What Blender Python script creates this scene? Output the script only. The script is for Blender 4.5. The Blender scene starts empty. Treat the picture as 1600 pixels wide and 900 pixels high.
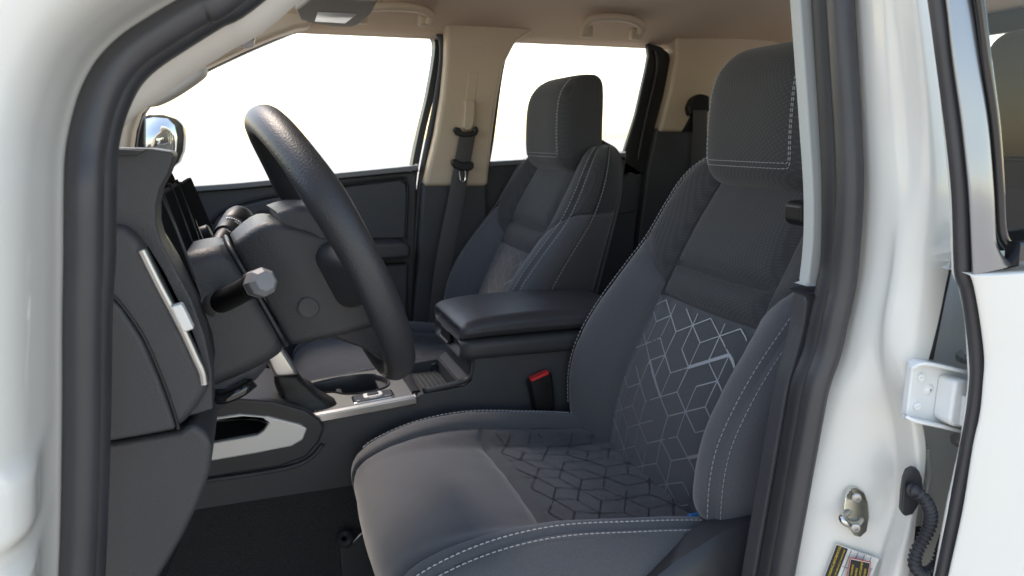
import bpy, math, random
import numpy as np
from mathutils import Vector, Matrix, noise
random.seed(7)
R = math.radians
scene = bpy.context.scene
col = scene.collection

# ------------------------------------------------------------------ camera, sky, sun, exposure
cam_d = bpy.data.cameras.new('camera')
cam = bpy.data.objects.new('camera', cam_d); col.objects.link(cam)
cam.location = (0, 0, 1.48)
cam.rotation_euler = (R(90 - 11.5), 0, R(-19.1))
cam_d.sensor_width = 36; cam_d.lens = 25.99
cam_d.clip_start = 0.02; cam_d.clip_end = 2000
cam_d.dof.use_dof = True; cam_d.dof.focus_distance = 1.0; cam_d.dof.aperture_fstop = 9.0
scene.camera = cam

SUN_EL = 55        # hazy sun ahead of the cab on its far side, so the near flank lies in shade
w = bpy.data.worlds.new('World'); scene.world = w; w.use_nodes = True
wn = w.node_tree; bg = wn.nodes['Background']
sky = wn.nodes.new('ShaderNodeTexSky'); sky.sky_type = 'NISHITA'; sky.sun_disc = False
sky.sun_elevation = R(SUN_EL); sky.sun_rotation = R(0)
sky.air_density = 1.25; sky.dust_density = 0.9; sky.ozone_density = 0.0
wn.links.new(sky.outputs['Color'], bg.inputs['Color']); bg.inputs['Strength'].default_value = 0.15
sl = bpy.data.lights.new('sun', 'SUN'); sl.energy = 1.1; sl.angle = R(18); sl.color = (1, .94, .86)
so = bpy.data.objects.new('sun', sl); col.objects.link(so); so.location = (2, 4, 8)
_d = Vector((-.55, 1.0, 0)).normalized() * math.cos(R(SUN_EL)) + Vector((0, 0, math.sin(R(SUN_EL))))
so.rotation_euler = _d.to_track_quat('Z', 'Y').to_euler()
sky.sun_rotation = math.atan2(_d.x, _d.y)
vs = scene.view_settings
vs.view_transform = 'Standard'; vs.look = 'None'; vs.gamma = 1.0; vs.use_curve_mapping = False
vs.exposure = 1.6
vs.use_white_balance = True; vs.white_balance_temperature = 7400; vs.white_balance_tint = 14   # camera set for open shade
try:
    scene.cycles.max_bounces = 10; scene.cycles.diffuse_bounces = 5; scene.cycles.transparent_max_bounces = 12
    scene.cycles.use_denoising = True
    scene.cycles.sample_clamp_indirect = 6
except Exception: pass

# ------------------------------------------------------------------ materials
MATS = {}
def mat(name, color, rough=.5, metal=0., spec=.5, coat=0., coat_r=.05, sheen=0., bump=None, var=None, emit=None, trans=0., ior=1.45):
    """bump=(scale, strength, distance, kind); var=(scale, amount) mottles the base colour"""
    m = bpy.data.materials.new(name); m.use_nodes = True; nt = m.node_tree; b = nt.nodes['Principled BSDF']
    b.inputs['Base Color'].default_value = (*color, 1); b.inputs['Roughness'].default_value = rough
    b.inputs['Metallic'].default_value = metal; b.inputs['Specular IOR Level'].default_value = spec
    b.inputs['Coat Weight'].default_value = coat; b.inputs['Coat Roughness'].default_value = coat_r
    b.inputs['Sheen Weight'].default_value = sheen; b.inputs['Sheen Roughness'].default_value = .5
    b.inputs['Transmission Weight'].default_value = trans; b.inputs['IOR'].default_value = ior
    tc = nt.nodes.new('ShaderNodeTexCoord')
    if var:
        n = nt.nodes.new('ShaderNodeTexNoise'); n.inputs['Scale'].default_value = var[0]; n.inputs['Detail'].default_value = 6
        nt.links.new(tc.outputs['Object'], n.inputs['Vector'])
        mx = nt.nodes.new('ShaderNodeMix'); mx.data_type = 'RGBA'
        mx.inputs['A'].default_value = (*[c * (1 - var[1]) for c in color], 1); mx.inputs['B'].default_value = (*[min(1, c * (1 + var[1])) for c in color], 1)
        nt.links.new(n.outputs['Fac'], mx.inputs['Factor']); nt.links.new(mx.outputs['Result'], b.inputs['Base Color'])
        mr = nt.nodes.new('ShaderNodeMapRange'); mr.inputs['To Min'].default_value = max(0.02, rough - .06); mr.inputs['To Max'].default_value = min(1, rough + .06)
        nt.links.new(n.outputs['Fac'], mr.inputs['Value']); nt.links.new(mr.outputs['Result'], b.inputs['Roughness'])
    if bump:
        s, st, di, kind = bump
        if kind == 'grain':       # leather-like cell grain
            t = nt.nodes.new('ShaderNodeTexVoronoi'); t.feature = 'SMOOTH_F1'; t.inputs['Scale'].default_value = s; out = t.outputs['Distance']
        elif kind == 'noise':
            t = nt.nodes.new('ShaderNodeTexNoise'); t.inputs['Scale'].default_value = s; t.inputs['Detail'].default_value = 4; out = t.outputs['Fac']
        elif kind == 'wrinkle':
            t = nt.nodes.new('ShaderNodeTexNoise'); t.inputs['Scale'].default_value = s; t.inputs['Detail'].default_value = 8; t.inputs['Distortion'].default_value = 1.5; out = t.outputs['Fac']
        if kind != 'weave':
            nt.links.new(tc.outputs['Object'], t.inputs['Vector'])
        else:                     # crossed threads
            outs = []
            for rot in (R(35), R(-55)):
                mp = nt.nodes.new('ShaderNodeMapping'); mp.inputs['Rotation'].default_value = (rot, 0, R(38))
                nt.links.new(tc.outputs['Object'], mp.inputs['Vector'])
                wv = nt.nodes.new('ShaderNodeTexWave'); wv.bands_direction = 'Y'; wv.inputs['Scale'].default_value = s; wv.inputs['Distortion'].default_value = .3
                nt.links.new(mp.outputs['Vector'], wv.inputs['Vector']); outs.append(wv.outputs['Fac'])
            mm = nt.nodes.new('ShaderNodeMath'); mm.operation = 'MULTIPLY'
            nt.links.new(outs[0], mm.inputs[0]); nt.links.new(outs[1], mm.inputs[1]); out = mm.outputs[0]
            if var is None:
                mx = nt.nodes.new('ShaderNodeMix'); mx.data_type = 'RGBA'
                mx.inputs['A'].default_value = (*[c * .8 for c in color], 1); mx.inputs['B'].default_value = (*[c * 1.28 for c in color], 1)
                nt.links.new(out, mx.inputs['Factor']); nt.links.new(mx.outputs['Result'], b.inputs['Base Color'])
        bp = nt.nodes.new('ShaderNodeBump'); bp.inputs['Strength'].default_value = st; bp.inputs['Distance'].default_value = di
        nt.links.new(out, bp.inputs['Height']); nt.links.new(bp.outputs['Normal'], b.inputs['Normal'])
    MATS[name] = m
    return m

mat('white_paint', (.71, .695, .645), .28, coat=1., coat_r=.03, bump=(420, .015, .0005, 'noise'))
mat('jamb_paint', (.71, .70, .655), .34, coat=.8, coat_r=.06)
mat('hinge_paint', (.74, .75, .74), .38, coat=.4, coat_r=.12)
mat('rubber', (.030, .031, .035), .48, spec=.5, var=(30, .2))
mat('rubber_seal', (0.044, 0.043, 0.047), .42, spec=.6, var=(18, .25), bump=(500, .05, .0005, 'noise'))
mat('gloss_black', (.012, .012, .013), .07, spec=.5, coat=.6)
mat('plastic', (0.049, 0.051, 0.056), .50, spec=.45, bump=(600, .4, .0010, 'grain'), var=(14, .12))
mat('plastic_dash', (.038, .039, .042), .43, spec=.5, bump=(380, .55, .0012, 'wrinkle'), var=(9, .1))
mat('plastic_smooth', (0.031, 0.032, 0.036), .38, spec=.5, var=(20, .15))
mat('plastic_black', (.010, .010, .011), .42, spec=.45)
mat('leather_wheel', (0.031, 0.032, 0.036), .43, spec=.55, bump=(520, .36, .0010, 'grain'), var=(12, .15))
mat('leather_boot', (.014, .014, .015), .5, bump=(300, .3, .001, 'grain'))
mat('vinyl', (0.045, 0.047, 0.052), .42, spec=.5, bump=(1100, .18, .0005, 'grain'), var=(7, .1))
mat('fabric', (.080, .082, .091), .85, sheen=.35, spec=.25, bump=(1500, .5, .0008, 'noise'), var=(620, .42))
mat('fabric_side', (.064, .062, .066), .88, sheen=.3, spec=.2, bump=(1500, .5, .0008, 'noise'), var=(620, .42))
mat('fabric_insert', (.058, .061, .069), .8, sheen=.3, spec=.25, bump=(1500, .5, .0008, 'noise'), var=(620, .38))
mat('fabric_mesh', (0.046, 0.047, 0.050), .75, sheen=.15, spec=.3, bump=(70, .4, .0010, 'weave'))
mat('fabric_dark', (0.035, 0.036, 0.039), .85, sheen=.2, spec=.2, bump=(2200, .3, .0006, 'noise'))
mat('print_and_glint', (.215, .228, .245), .40, metal=.22, spec=.6)  # silver print on the backrest, also the painted glints on the cushion
mat('print_dark', (.036, .038, .043), .42, metal=.1, spec=.6)
mat('thread', (.34, .345, .36), .75)
mat('beige', (.53, .43, .325), .55, spec=.4, bump=(800, .12, .0005, 'grain'), var=(6, .05))
mat('beige_pale', (.50, .46, .41), .5, spec=.4, var=(6, .04))
mat('headlining', (0.506, 0.380, 0.275), .95, spec=.1, sheen=.2, bump=(900, .4, .001, 'noise'), var=(300, .10))
mat('visor_grey', (.27, .245, .21), .85, spec=.2, bump=(900, .3, .0008, 'noise'))
mat('silver', (.46, .45, .44), .30, metal=.9, var=(40, .05))
mat('silver_flat', (.68, .675, .66), .45, metal=.35, var=(40, .05))
mat('chrome', (.78, .78, .78), .10, metal=1.)
mat('zinc', (.62, .61, .56), .24, metal=1., var=(60, .18), bump=(200, .1, .0005, 'noise'))
mat('screw_steel', (.45, .44, .42), .38, metal=.9)
mat('light_grey_trim', (.46, .48, .47), .5, spec=.4)
mat('stalk_tip', (.19, .19, .20), .48, spec=.5)
mat("plate_grey", (.20, .195, .18), .42, metal=.5, var=(30, .06))
mat("vinyl_base", (0.039, 0.041, 0.045), .5, spec=.45, bump=(900, .2, .0006, "grain"))
mat("mirror_black", (.018, .02, .024), .3, spec=.5)
mat("frame_satin", (.27, .28, .30), .30, metal=.85, coat=.3, coat_r=.06)
mat("binnacle", (.014, .014, .015), 1.0, spec=0.)
mat("plastic_belt_sheen", (.13, .135, .145), .40, spec=.6)  # paler than the door plastic: reflected sky put into the colour
mat('red', (.62, .035, .035), .38, spec=.5)
mat('blue', (.02, .16, .42), .4)
mat('carpet', (.045, .044, .044), .97, spec=.1, bump=(420, 1., .004, 'noise'), var=(350, .5))
mat('carpet_rubber', (.07, .072, .07), .5, bump=(600, .2, .0006, 'grain'))
mat('webbing', (0.073, 0.066, 0.066), .78, sheen=.2, bump=(900, .5, .0005, 'noise'))
mat('ink_white', (.75, .75, .75), .6)
mat('ink_black', (.012, .012, .012), .5)
mat('ink_yellow', (.72, .50, .04), .5)
mat('ink_red', (.45, .03, .03), .5)
mat('paper', (.66, .66, .63), .45, coat=.4)
mat('concrete', (.50, .46, .40), .9, var=(3, .15), bump=(20, .3, .01, 'noise'))
mat('mirror_glass', (.80, .82, .80), .03, metal=1.)
mat('wood_post', (.50, .32, .10), .8, var=(6, .3))
mat('rear_fabric', (.028, .029, .031), .8, sheen=.15, bump=(1200, .3, .001, 'noise'))
def glass_mat(name, tint, refl):
    m = bpy.data.materials.new(name); m.use_nodes = True; nt = m.node_tree
    for n in list(nt.nodes): nt.nodes.remove(n)
    o = nt.nodes.new('ShaderNodeOutputMaterial'); mx = nt.nodes.new('ShaderNodeMixShader')
    t = nt.nodes.new('ShaderNodeBsdfTransparent'); t.inputs['Color'].default_value = (*tint, 1)
    g = nt.nodes.new('ShaderNodeBsdfGlossy'); g.inputs['Roughness'].default_value = .01
    lw = nt.nodes.new('ShaderNodeLayerWeight'); lw.inputs['Blend'].default_value = .5
    pw = nt.nodes.new('ShaderNodeMath'); pw.operation = 'POWER'; pw.inputs[1].default_value = 5
    f = nt.nodes.new('ShaderNodeMath'); f.operation = 'MULTIPLY_ADD'; f.inputs[1].default_value = .6; f.inputs[2].default_value = refl
    nt.links.new(lw.outputs['Facing'], pw.inputs[0]); nt.links.new(pw.outputs[0], f.inputs[0]); nt.links.new(f.outputs[0], mx.inputs[0]); nt.links.new(t.outputs[0], mx.inputs[1]); nt.links.new(g.outputs[0], mx.inputs[2]); nt.links.new(mx.outputs[0], o.inputs['Surface'])
    MATS[name] = m
glass_mat('glass', (.95, .97, .95), .03)

# ------------------------------------------------------------------ helpers
ORG = {}
def thing(name, label, cat, loc=(0, 0, 0), group=None):
    o = bpy.data.objects.new(name, None); o.empty_display_size = .05; col.objects.link(o)
    o.location = loc; ORG[o] = Vector(loc); o['label'] = label; o['category'] = cat
    if group: o['group'] = group
    return o
def obj(name, verts, faces, m, parent=None, smooth=True, bevel=0, seg=3, subsurf=0, sharp=None, solid=0, label=None, kind=None):
    """one mesh object from world-space vertices"""
    org = ORG.get(parent, Vector((0, 0, 0)))
    me = bpy.data.meshes.new(name)
    me.from_pydata([tuple(Vector(v) - org) for v in verts], [], faces)
    me.materials.append(MATS[m] if isinstance(m, str) else m)
    me.validate(); me.update()
    if smooth: me.shade_smooth()
    if sharp is not None: me.set_sharp_from_angle(angle=R(sharp))
    o = bpy.data.objects.new(name, me); col.objects.link(o)
    if parent is not None: o.parent = parent
    ORG[o] = org
    if solid:
        s = o.modifiers.new('solid', 'SOLIDIFY'); s.thickness = solid; s.offset = -1
    if bevel:
        b = o.modifiers.new('bevel', 'BEVEL'); b.width = bevel; b.segments = seg; b.limit_method = 'ANGLE'; b.angle_limit = R(28); b.harden_normals = True
    if subsurf:
        s = o.modifiers.new('sub', 'SUBSURF'); s.levels = subsurf; s.render_levels = subsurf
    if label: o['label'] = label
    if kind: o['kind'] = kind
    return o
def tag(o, label, cat, group=None):
    o['label'] = label; o['category'] = cat
    if group: o['group'] = group
    return o
def struct(o): o['kind'] = 'structure'; return o

def cr(pts, n=8, closed=False):
    """Catmull-Rom through points, n samples for each span"""
    P = [np.array(p, float) for p in pts]; N = len(P); out = []
    for i in range(N if closed else N - 1):
        if closed: p0, p1, p2, p3 = P[i - 1], P[i], P[(i + 1) % N], P[(i + 2) % N]
        else: p0, p1, p2, p3 = P[max(i - 1, 0)], P[i], P[i + 1], P[min(i + 2, N - 1)]
        for k in range(n):
            t = k / n
            out.append(.5 * ((2 * p1) + (-p0 + p2) * t + (2 * p0 - 5 * p1 + 4 * p2 - p3) * t * t + (-p0 + 3 * p1 - 3 * p2 + p3) * t ** 3))
    if not closed: out.append(P[-1])
    return out
def tab(xs, ys):
    xs = list(xs); ys = [np.array(y, float) for y in ys]; n = len(xs); d = []
    for i in range(n):
        if i == 0: d.append((ys[1] - ys[0]) / (xs[1] - xs[0]))
        elif i == n - 1: d.append((ys[-1] - ys[-2]) / (xs[-1] - xs[-2]))
        else: d.append((ys[i + 1] - ys[i - 1]) / (xs[i + 1] - xs[i - 1]))
    def f(x):
        if x <= xs[0]: return ys[0] + d[0] * (x - xs[0])
        if x >= xs[-1]: return ys[-1] + d[-1] * (x - xs[-1])
        i = 0
        while x > xs[i + 1]: i += 1
        h = xs[i + 1] - xs[i]; t = (x - xs[i]) / h
        return (2*t**3 - 3*t*t + 1) * ys[i] + (t**3 - 2*t*t + t) * h * d[i] + (-2*t**3 + 3*t*t) * ys[i + 1] + (t**3 - t*t) * h * d[i + 1]
    return f
def sstep(a, b, x):
    t = min(1, max(0, (x - a) / (b - a))); return t * t * (3 - 2 * t)
def grid_faces(nu, nv, cu=False, cv=False):
    fs = []
    for i in range(nu if cu else nu - 1):
        for j in range(nv if cv else nv - 1):
            a = i * nv + j; b = ((i + 1) % nu) * nv + j; c = ((i + 1) % nu) * nv + (j + 1) % nv; d = i * nv + (j + 1) % nv
            fs.append((a, b, c, d))
    return fs
def loft(sections, closed=True, cap=True, loop=False):
    nu, nv = len(sections), len(sections[0])
    V = [tuple(p) for s in sections for p in s]
    F = grid_faces(nu, nv, loop, closed)
    if cap and closed and not loop:
        F.append(tuple(range(nv))[::-1]); F.append(tuple((nu - 1) * nv + k for k in range(nv)))
    return V, F
def prism(poly, y0, y1, axis='Y'):
    """outline in the plane across an axis, extruded from y0 to y1"""
    def p3(a, b, h): return (a, h, b) if axis == 'Y' else ((h, a, b) if axis == 'X' else (a, b, h))
    n = len(poly); V = [p3(*p, y0) for p in poly] + [p3(*p, y1) for p in poly]
    F = [tuple(range(n)), tuple(range(n, 2 * n))[::-1]] + [(i, i + n, (i + 1) % n + n, (i + 1) % n) for i in range(n)]
    return V, F
def fixn(o):
    """consistent outward normals"""
    import bmesh
    bm = bmesh.new(); bm.from_mesh(o.data); bmesh.ops.recalc_face_normals(bm, faces=bm.faces); bm.to_mesh(o.data); bm.free(); return o
def frames(path, up=(0, 0, 1), closed=False):
    P = [Vector(p) for p in path]; n = len(P); out = []; up = Vector(up)
    nrm = None
    for i in range(n):
        t = (P[(i + 1) % n] - P[i - 1]) if closed else (P[min(i + 1, n - 1)] - P[max(i - 1, 0)])
        t.normalize()
        if nrm is None:
            nrm = up - t * up.dot(t)
            if nrm.length < 1e-4: nrm = Vector((1, 0, 0)) - t * t.x
        else: nrm = nrm - t * nrm.dot(t)
        nrm.normalize(); out.append((P[i], t, nrm.copy(), t.cross(nrm)))
    return out
def sweep(path, prof, up=(0, 0, 1), closed=False, scale=None, fixed=None, cap=True, closed_prof=True):
    """prof: 2-D points (along normal, along binormal); fixed: constant normal direction"""
    S = []
    fr = frames(path, up, closed)
    for i, (p, t, n, b) in enumerate(fr):
        if fixed is not None:
            n = Vector(fixed); n = (n - t * n.dot(t)).normalized(); b = t.cross(n)
        k = scale(i / (len(fr) - 1)) if scale else 1
        S.append([p + n * (a * k) + b * (c * k) for a, c in prof])
    return loft(S, closed_prof, cap, closed)
def circ(r, n=12, r2=None): return [(r * math.cos(2 * math.pi * k / n), (r2 or r) * math.sin(2 * math.pi * k / n)) for k in range(n)]
def tube(path, r, n=12, closed=False, scale=None, up=(0, 0, 1)): return sweep(path, circ(r, n), up, closed, scale)
def rrect(hw, hh, r, n=5):
    out = []
    for cx, cy, a0 in ((hw - r, hh - r, 0), (-hw + r, hh - r, 90), (-hw + r, -hh + r, 180), (hw - r, -hh + r, 270)):
        for k in range(n + 1):
            a = R(a0 + 90 * k / n); out.append((cx + r * math.cos(a), cy + r * math.sin(a)))
    return out
def lathe(base, axis, prof, n=20, cap=True):
    """prof: (distance along axis, radius)"""
    ax = Vector(axis).normalized(); u = ax.orthogonal().normalized(); v = ax.cross(u); b = Vector(base)
    S = [[b + ax * h + (u * math.cos(2*math.pi*k/n) + v * math.sin(2*math.pi*k/n)) * max(r, 1e-5) for k in range(n)] for h, r in prof]
    return loft(S, True, cap)
def merge(*parts):
    V, F = [], []
    for v, f in parts:
        k = len(V); V += list(v); F += [tuple(i + k for i in g) for g in f]
    return V, F
def box(c, h, rot=None):
    c = Vector(c); V = []
    for sx in (-1, 1):
        for sy in (-1, 1):
            for sz in (-1, 1):
                d = Vector((sx * h[0], sy * h[1], sz * h[2])); V.append(c + (rot @ d if rot else d))
    return V, [(0, 1, 3, 2), (4, 6, 7, 5), (0, 4, 5, 1), (2, 3, 7, 6), (0, 2, 6, 4), (1, 5, 7, 3)]
def surf_normal(f, a, b, e=1e-3):
    p = Vector(f(a + e, b)) - Vector(f(a - e, b)); q = Vector(f(a, b + e)) - Vector(f(a, b - e))
    n = p.cross(q); return n.normalized() if n.length > 1e-12 else Vector((0, 0, 1))
def stitch(curve, normals, period=.0075, dash=.0052, wid=.0010, lift=.0005):
    """dashes of thread lying along a curve on a surface"""
    P = [Vector(p) for p in curve]; L = [0]
    for i in range(1, len(P)): L.append(L[-1] + (P[i] - P[i - 1]).length)
    def at(s):
        i = 0
        while i < len(L) - 2 and L[i + 1] < s: i += 1
        t = (s - L[i]) / max(1e-9, L[i + 1] - L[i]); return P[i].lerp(P[i + 1], t), Vector(normals[i]).lerp(Vector(normals[i + 1]), t).normalized()
    V, F = [], []; s = 0
    while s + dash < L[-1]:
        a, na = at(s); b, nb = at(s + dash); m_, nm = at(s + dash / 2)
        t = (b - a).normalized(); sd = t.cross(nm).normalized() * wid * .5
        k = len(V)
        for p, nn, h in ((a, na, -.0003), (m_, nm, lift), (b, nb, -.0003)):
            V += [p - sd + nn * -.0006, p + sd + nn * -.0006, p + sd * .7 + nn * (h + .0006), p - sd * .7 + nn * (h + .0006)]
        for q in (0, 4):
            for j in range(4): F.append((k + q + j, k + q + (j + 1) % 4, k + q + 4 + (j + 1) % 4, k + q + 4 + j))
        F += [(k, k + 3, k + 2, k + 1), (k + 8, k + 9, k + 10, k + 11)]
        s += period
    return V, F
def spaced(n):
    return [(1 - math.cos(math.pi * i / (n - 1))) / 2 for i in range(n)]
def panel(name, S, dom, m, parent, na=30, nb=30, puff=.004, tuck=.004, rad=.009, la=.2, lb=.2, edges=(1, 1, 1, 1), label=None, extra=None):
    """upholstery panel on the surface S(v, s); dom(a, b) gives (v, s); its edges are tucked into seams"""
    A, B = spaced(na), spaced(nb); V = []
    for a in A:
        for b in B:
            v, s = dom(a, b); p = Vector(S(v, s)); n = surf_normal(S, v, s)
            ds = [d for d, e in zip((a * la, (1 - a) * la, b * lb, (1 - b) * lb), edges) if e]
            d = min(ds) if ds else 1
            off = puff - (puff + tuck) * math.exp(-(d / rad) ** 1.3)
            if extra: off += extra(a, b)
            off += .0008 * noise.noise(p * 26) + .0004 * noise.noise(p * 70)                 # cloth is never quite taut
            along = a * la if min(b, 1 - b) * lb < min(a, 1 - a) * la else b * lb
            off += .0007 * math.sin(along * 300 + 5 * noise.noise(p * 40)) * math.exp(-d / .012) * (1 - math.exp(-d / .003))   # puckers at the seam
            V.append(p + n * off)
    return obj(name, V, grid_faces(na, nb), m, parent, label=label)
def text(name, s, m, parent, origin, xdir, ydir, size, align='LEFT', lift=.0004):
    cu = bpy.data.curves.new(name, 'FONT'); cu.body = s; cu.size = size; cu.align_x = align; cu.resolution_u = 2
    t = bpy.data.objects.new(name, cu); col.objects.link(t)
    me = bpy.data.meshes.new_from_object(t.evaluated_get(bpy.context.evaluated_depsgraph_get()))
    bpy.data.objects.remove(t)
    X = Vector(xdir).normalized(); Y = Vector(ydir); Y = (Y - X * Y.dot(X)).normalized(); Z = X.cross(Y); O = Vector(origin)
    V = [O + X * v.co.x + Y * v.co.y + Z * lift for v in me.vertices]; F = [tuple(p.vertices) for p in me.polygons]
    return obj(name, V, F, m, parent, smooth=False)
def copy_tree(o, parent=None):
    c = o.copy(); col.objects.link(c); c.parent = parent
    if parent is not None: c.matrix_parent_inverse = o.matrix_parent_inverse.copy()
    for ch in [x for x in bpy.data.objects if x.parent == o]: copy_tree(ch, c)
    return c
def cr_sections(S, n):
    """smooth interpolation between matching sections"""
    m_ = len(S[0]); cols = [cr([s[k] for s in S], n) for k in range(m_)]
    return [[cols[k][i] for k in range(m_)] for i in range(len(cols[0]))]
def on_pl(pts, th):
    """plate from outline points, thickened along +y"""
    n = len(pts); V = [tuple(p) for p in pts] + [(p[0], p[1] + th, p[2]) for p in pts]
    return V, [tuple(range(n)), tuple(range(n, 2 * n))[::-1]] + [(i, i + n, (i + 1) % n + n, (i + 1) % n) for i in range(n)]
def carve(o, *cutters):
    """cut real hollows: subtract closed shapes from a mesh and bake the result"""
    tmp = []
    for V, F in cutters:
        me = bpy.data.meshes.new('cutter'); org = ORG[o]; me.from_pydata([tuple(Vector(v) - org) for v in V], [], F); me.update()
        c = bpy.data.objects.new('cutter', me); col.objects.link(c); fixn(c); c.parent = o.parent; tmp.append(c)
        m_ = o.modifiers.new('cut', 'BOOLEAN'); m_.object = c; m_.operation = 'DIFFERENCE'; m_.solver = 'EXACT'
    others = [m_ for m_ in o.modifiers if m_.type != 'BOOLEAN']
    for m_ in others: m_.show_viewport = False
    bpy.context.view_layer.update()
    me = bpy.data.meshes.new_from_object(o.evaluated_get(bpy.context.evaluated_depsgraph_get()))
    for m_ in [m_ for m_ in o.modifiers if m_.type == 'BOOLEAN']: o.modifiers.remove(m_)
    for m_ in others: m_.show_viewport = True
    o.data = me
    for c in tmp: bpy.data.objects.remove(c)
    return o

# ------------------------------------------------------------------ setting
struct(obj('ground', *box((0, 0, -.05), (600, 600, .05)), 'concrete', smooth=False))
# measured outlines of the door opening (metres, truck axes: x rearward, y across, z up)
B_ROWS = [
    [(0.5724, 0.6406, 1.6711), (0.5657, 0.5916, 1.6594), (0.5707, 0.5796, 1.6571), (0.5823, 0.5586, 1.6532)],
    [(0.5789, 0.6340, 1.6160), (0.5733, 0.5850, 1.6077), (0.5782, 0.5730, 1.6060), (0.5944, 0.5520, 1.6035)],
    [(0.5840, 0.6267, 1.5535), (0.5789, 0.5777, 1.5490), (0.5861, 0.5657, 1.5481), (0.6070, 0.5447, 1.5469)],
    [(0.5894, 0.6193, 1.4897), (0.5847, 0.5703, 1.4891), (0.5919, 0.5583, 1.4890), (0.6170, 0.5373, 1.4888)],
    [(0.5933, 0.6120, 1.4246), (0.5875, 0.5630, 1.4281), (0.5924, 0.5510, 1.4288), (0.6241, 0.5300, 1.4295)],
    [(0.5961, 0.6120, 1.3572), (0.5918, 0.5630, 1.3648), (0.5896, 0.5510, 1.3667), (0.6297, 0.5300, 1.3678)],
    [(0.5933, 0.6120, 1.3228), (0.5902, 0.5630, 1.3325), (0.5882, 0.5510, 1.3349), (0.6272, 0.5300, 1.3364)],
    [(0.5878, 0.6120, 1.2882), (0.5879, 0.5630, 1.2997), (0.5851, 0.5510, 1.3027), (0.6237, 0.5300, 1.3045)],
    [(0.5813, 0.6120, 1.2531), (0.5896, 0.5630, 1.2660), (0.5870, 0.5510, 1.2696), (0.6186, 0.5300, 1.2724)],
    [(0.5713, 0.6120, 1.2180), (0.5965, 0.5630, 1.2310), (0.5972, 0.5510, 1.2348), (0.6125, 0.5300, 1.2399)],
    [(0.5664, 0.6120, 1.1819), (0.6097, 0.5630, 1.1944), (0.6121, 0.5510, 1.1986), (0.6166, 0.5300, 1.2057)],
    [(0.5624, 0.6120, 1.1452), (0.6206, 0.5630, 1.1571), (0.6231, 0.5510, 1.1617), (0.6277, 0.5300, 1.1698)],
    [(0.5565, 0.6120, 1.1081), (0.6273, 0.5630, 1.1195), (0.6299, 0.5510, 1.1246), (0.6302, 0.5300, 1.1342)],
    [(0.5514, 0.6120, 1.0705), (0.6268, 0.5630, 1.0821), (0.6278, 0.5510, 1.0881), (0.6266, 0.5300, 1.0990)],
    [(0.5480, 0.6120, 1.0319), (0.6200, 0.5630, 1.0454), (0.6184, 0.5510, 1.0524), (0.6266, 0.5300, 1.0625)],
    [(0.5455, 0.6120, 0.9925), (0.6112, 0.5630, 1.0085), (0.6108, 0.5510, 1.0159), (0.6247, 0.5300, 1.0257)],
    [(0.5403, 0.6120, 0.9118), (0.5953, 0.5630, 0.9331), (0.5970, 0.5510, 0.9412), (0.6190, 0.5300, 0.9507)],
]
SEAL_L = [ (-0.1537, 0.5800, 1.1054), (-0.1449, 0.5800, 1.1575), (-0.1379, 0.5800, 1.2085), (-0.1291, 0.5800, 1.2825), (-0.1214, 0.5800, 1.3535), (-0.1159, 0.5800, 1.3990), (-0.1110, 0.5800, 1.4433), (-0.1087, 0.5880, 1.4692), (-0.1046, 0.5940, 1.4887), (-0.0986, 0.5997, 1.5077), (-0.0892, 0.6051, 1.5257), (-0.0753, 0.6096, 1.5414), (-0.0562, 0.6136, 1.5558), (-0.0311, 0.6181, 1.5728), (-0.0025, 0.6229, 1.5914) ]
SEAL_R = [ (0.5557, 0.6306, 1.6675), (0.5595, 0.6240, 1.6133), (0.5643, 0.6167, 1.5520), (0.5693, 0.6093, 1.4895), (0.5721, 0.6020, 1.4258), (0.5747, 0.6020, 1.3598), (0.5734, 0.6020, 1.3261), (0.5680, 0.6020, 1.2921), (0.5625, 0.6020, 1.2577), (0.5518, 0.6020, 1.2234), (0.5469, 0.6020, 1.1881), (0.5429, 0.6020, 1.1521), (0.5387, 0.6020, 1.1156), (0.5346, 0.6020, 1.0785), (0.5303, 0.6020, 1.0409), (0.5260, 0.6020, 1.0027), (0.5172, 0.6020, 0.9245) ]
LIP_R = [ (0.5664, 0.6686, 1.6770), (0.5705, 0.6620, 1.6201), (0.5757, 0.6547, 1.5557), (0.5811, 0.6473, 1.4900), (0.5850, 0.6400, 1.4229), (0.5907, 0.6400, 1.3533), (0.5875, 0.6400, 1.3178), (0.5825, 0.6400, 1.2820), (0.5765, 0.6400, 1.2458), (0.5643, 0.6400, 1.2097), (0.5599, 0.6400, 1.1724), (0.5555, 0.6400, 1.1345), (0.5519, 0.6400, 1.0959), (0.5473, 0.6400, 1.0569), (0.5427, 0.6400, 1.0173), (0.5380, 0.6400, 0.9771), (0.5293, 0.6400, 0.8945) ]
LIP_L = [ (-0.1489, 0.6050, 1.0864), (-0.1407, 0.6050, 1.1414), (-0.1335, 0.6050, 1.1950), (-0.1240, 0.6050, 1.2727), (-0.1158, 0.6050, 1.3471), (-0.1090, 0.6050, 1.3949), (-0.1040, 0.6050, 1.4415), (-0.1018, 0.6130, 1.4686), (-0.0980, 0.6183, 1.4869), (-0.0916, 0.6237, 1.5053), (-0.0821, 0.6287, 1.5232), (-0.0684, 0.6327, 1.5377), (-0.0464, 0.6370, 1.5537), (-0.0204, 0.6415, 1.5713), (0.0114, 0.6469, 1.5927) ]
STRIP = [ (0.5636, 0.6884, 1.6624), (0.5669, 0.6840, 1.6235), (0.5730, 0.6767, 1.5576), (0.5793, 0.6693, 1.4902), (0.5850, 0.6620, 1.4214), (0.5899, 0.6620, 1.3645), (0.5884, 0.6620, 1.3172) ]
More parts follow.
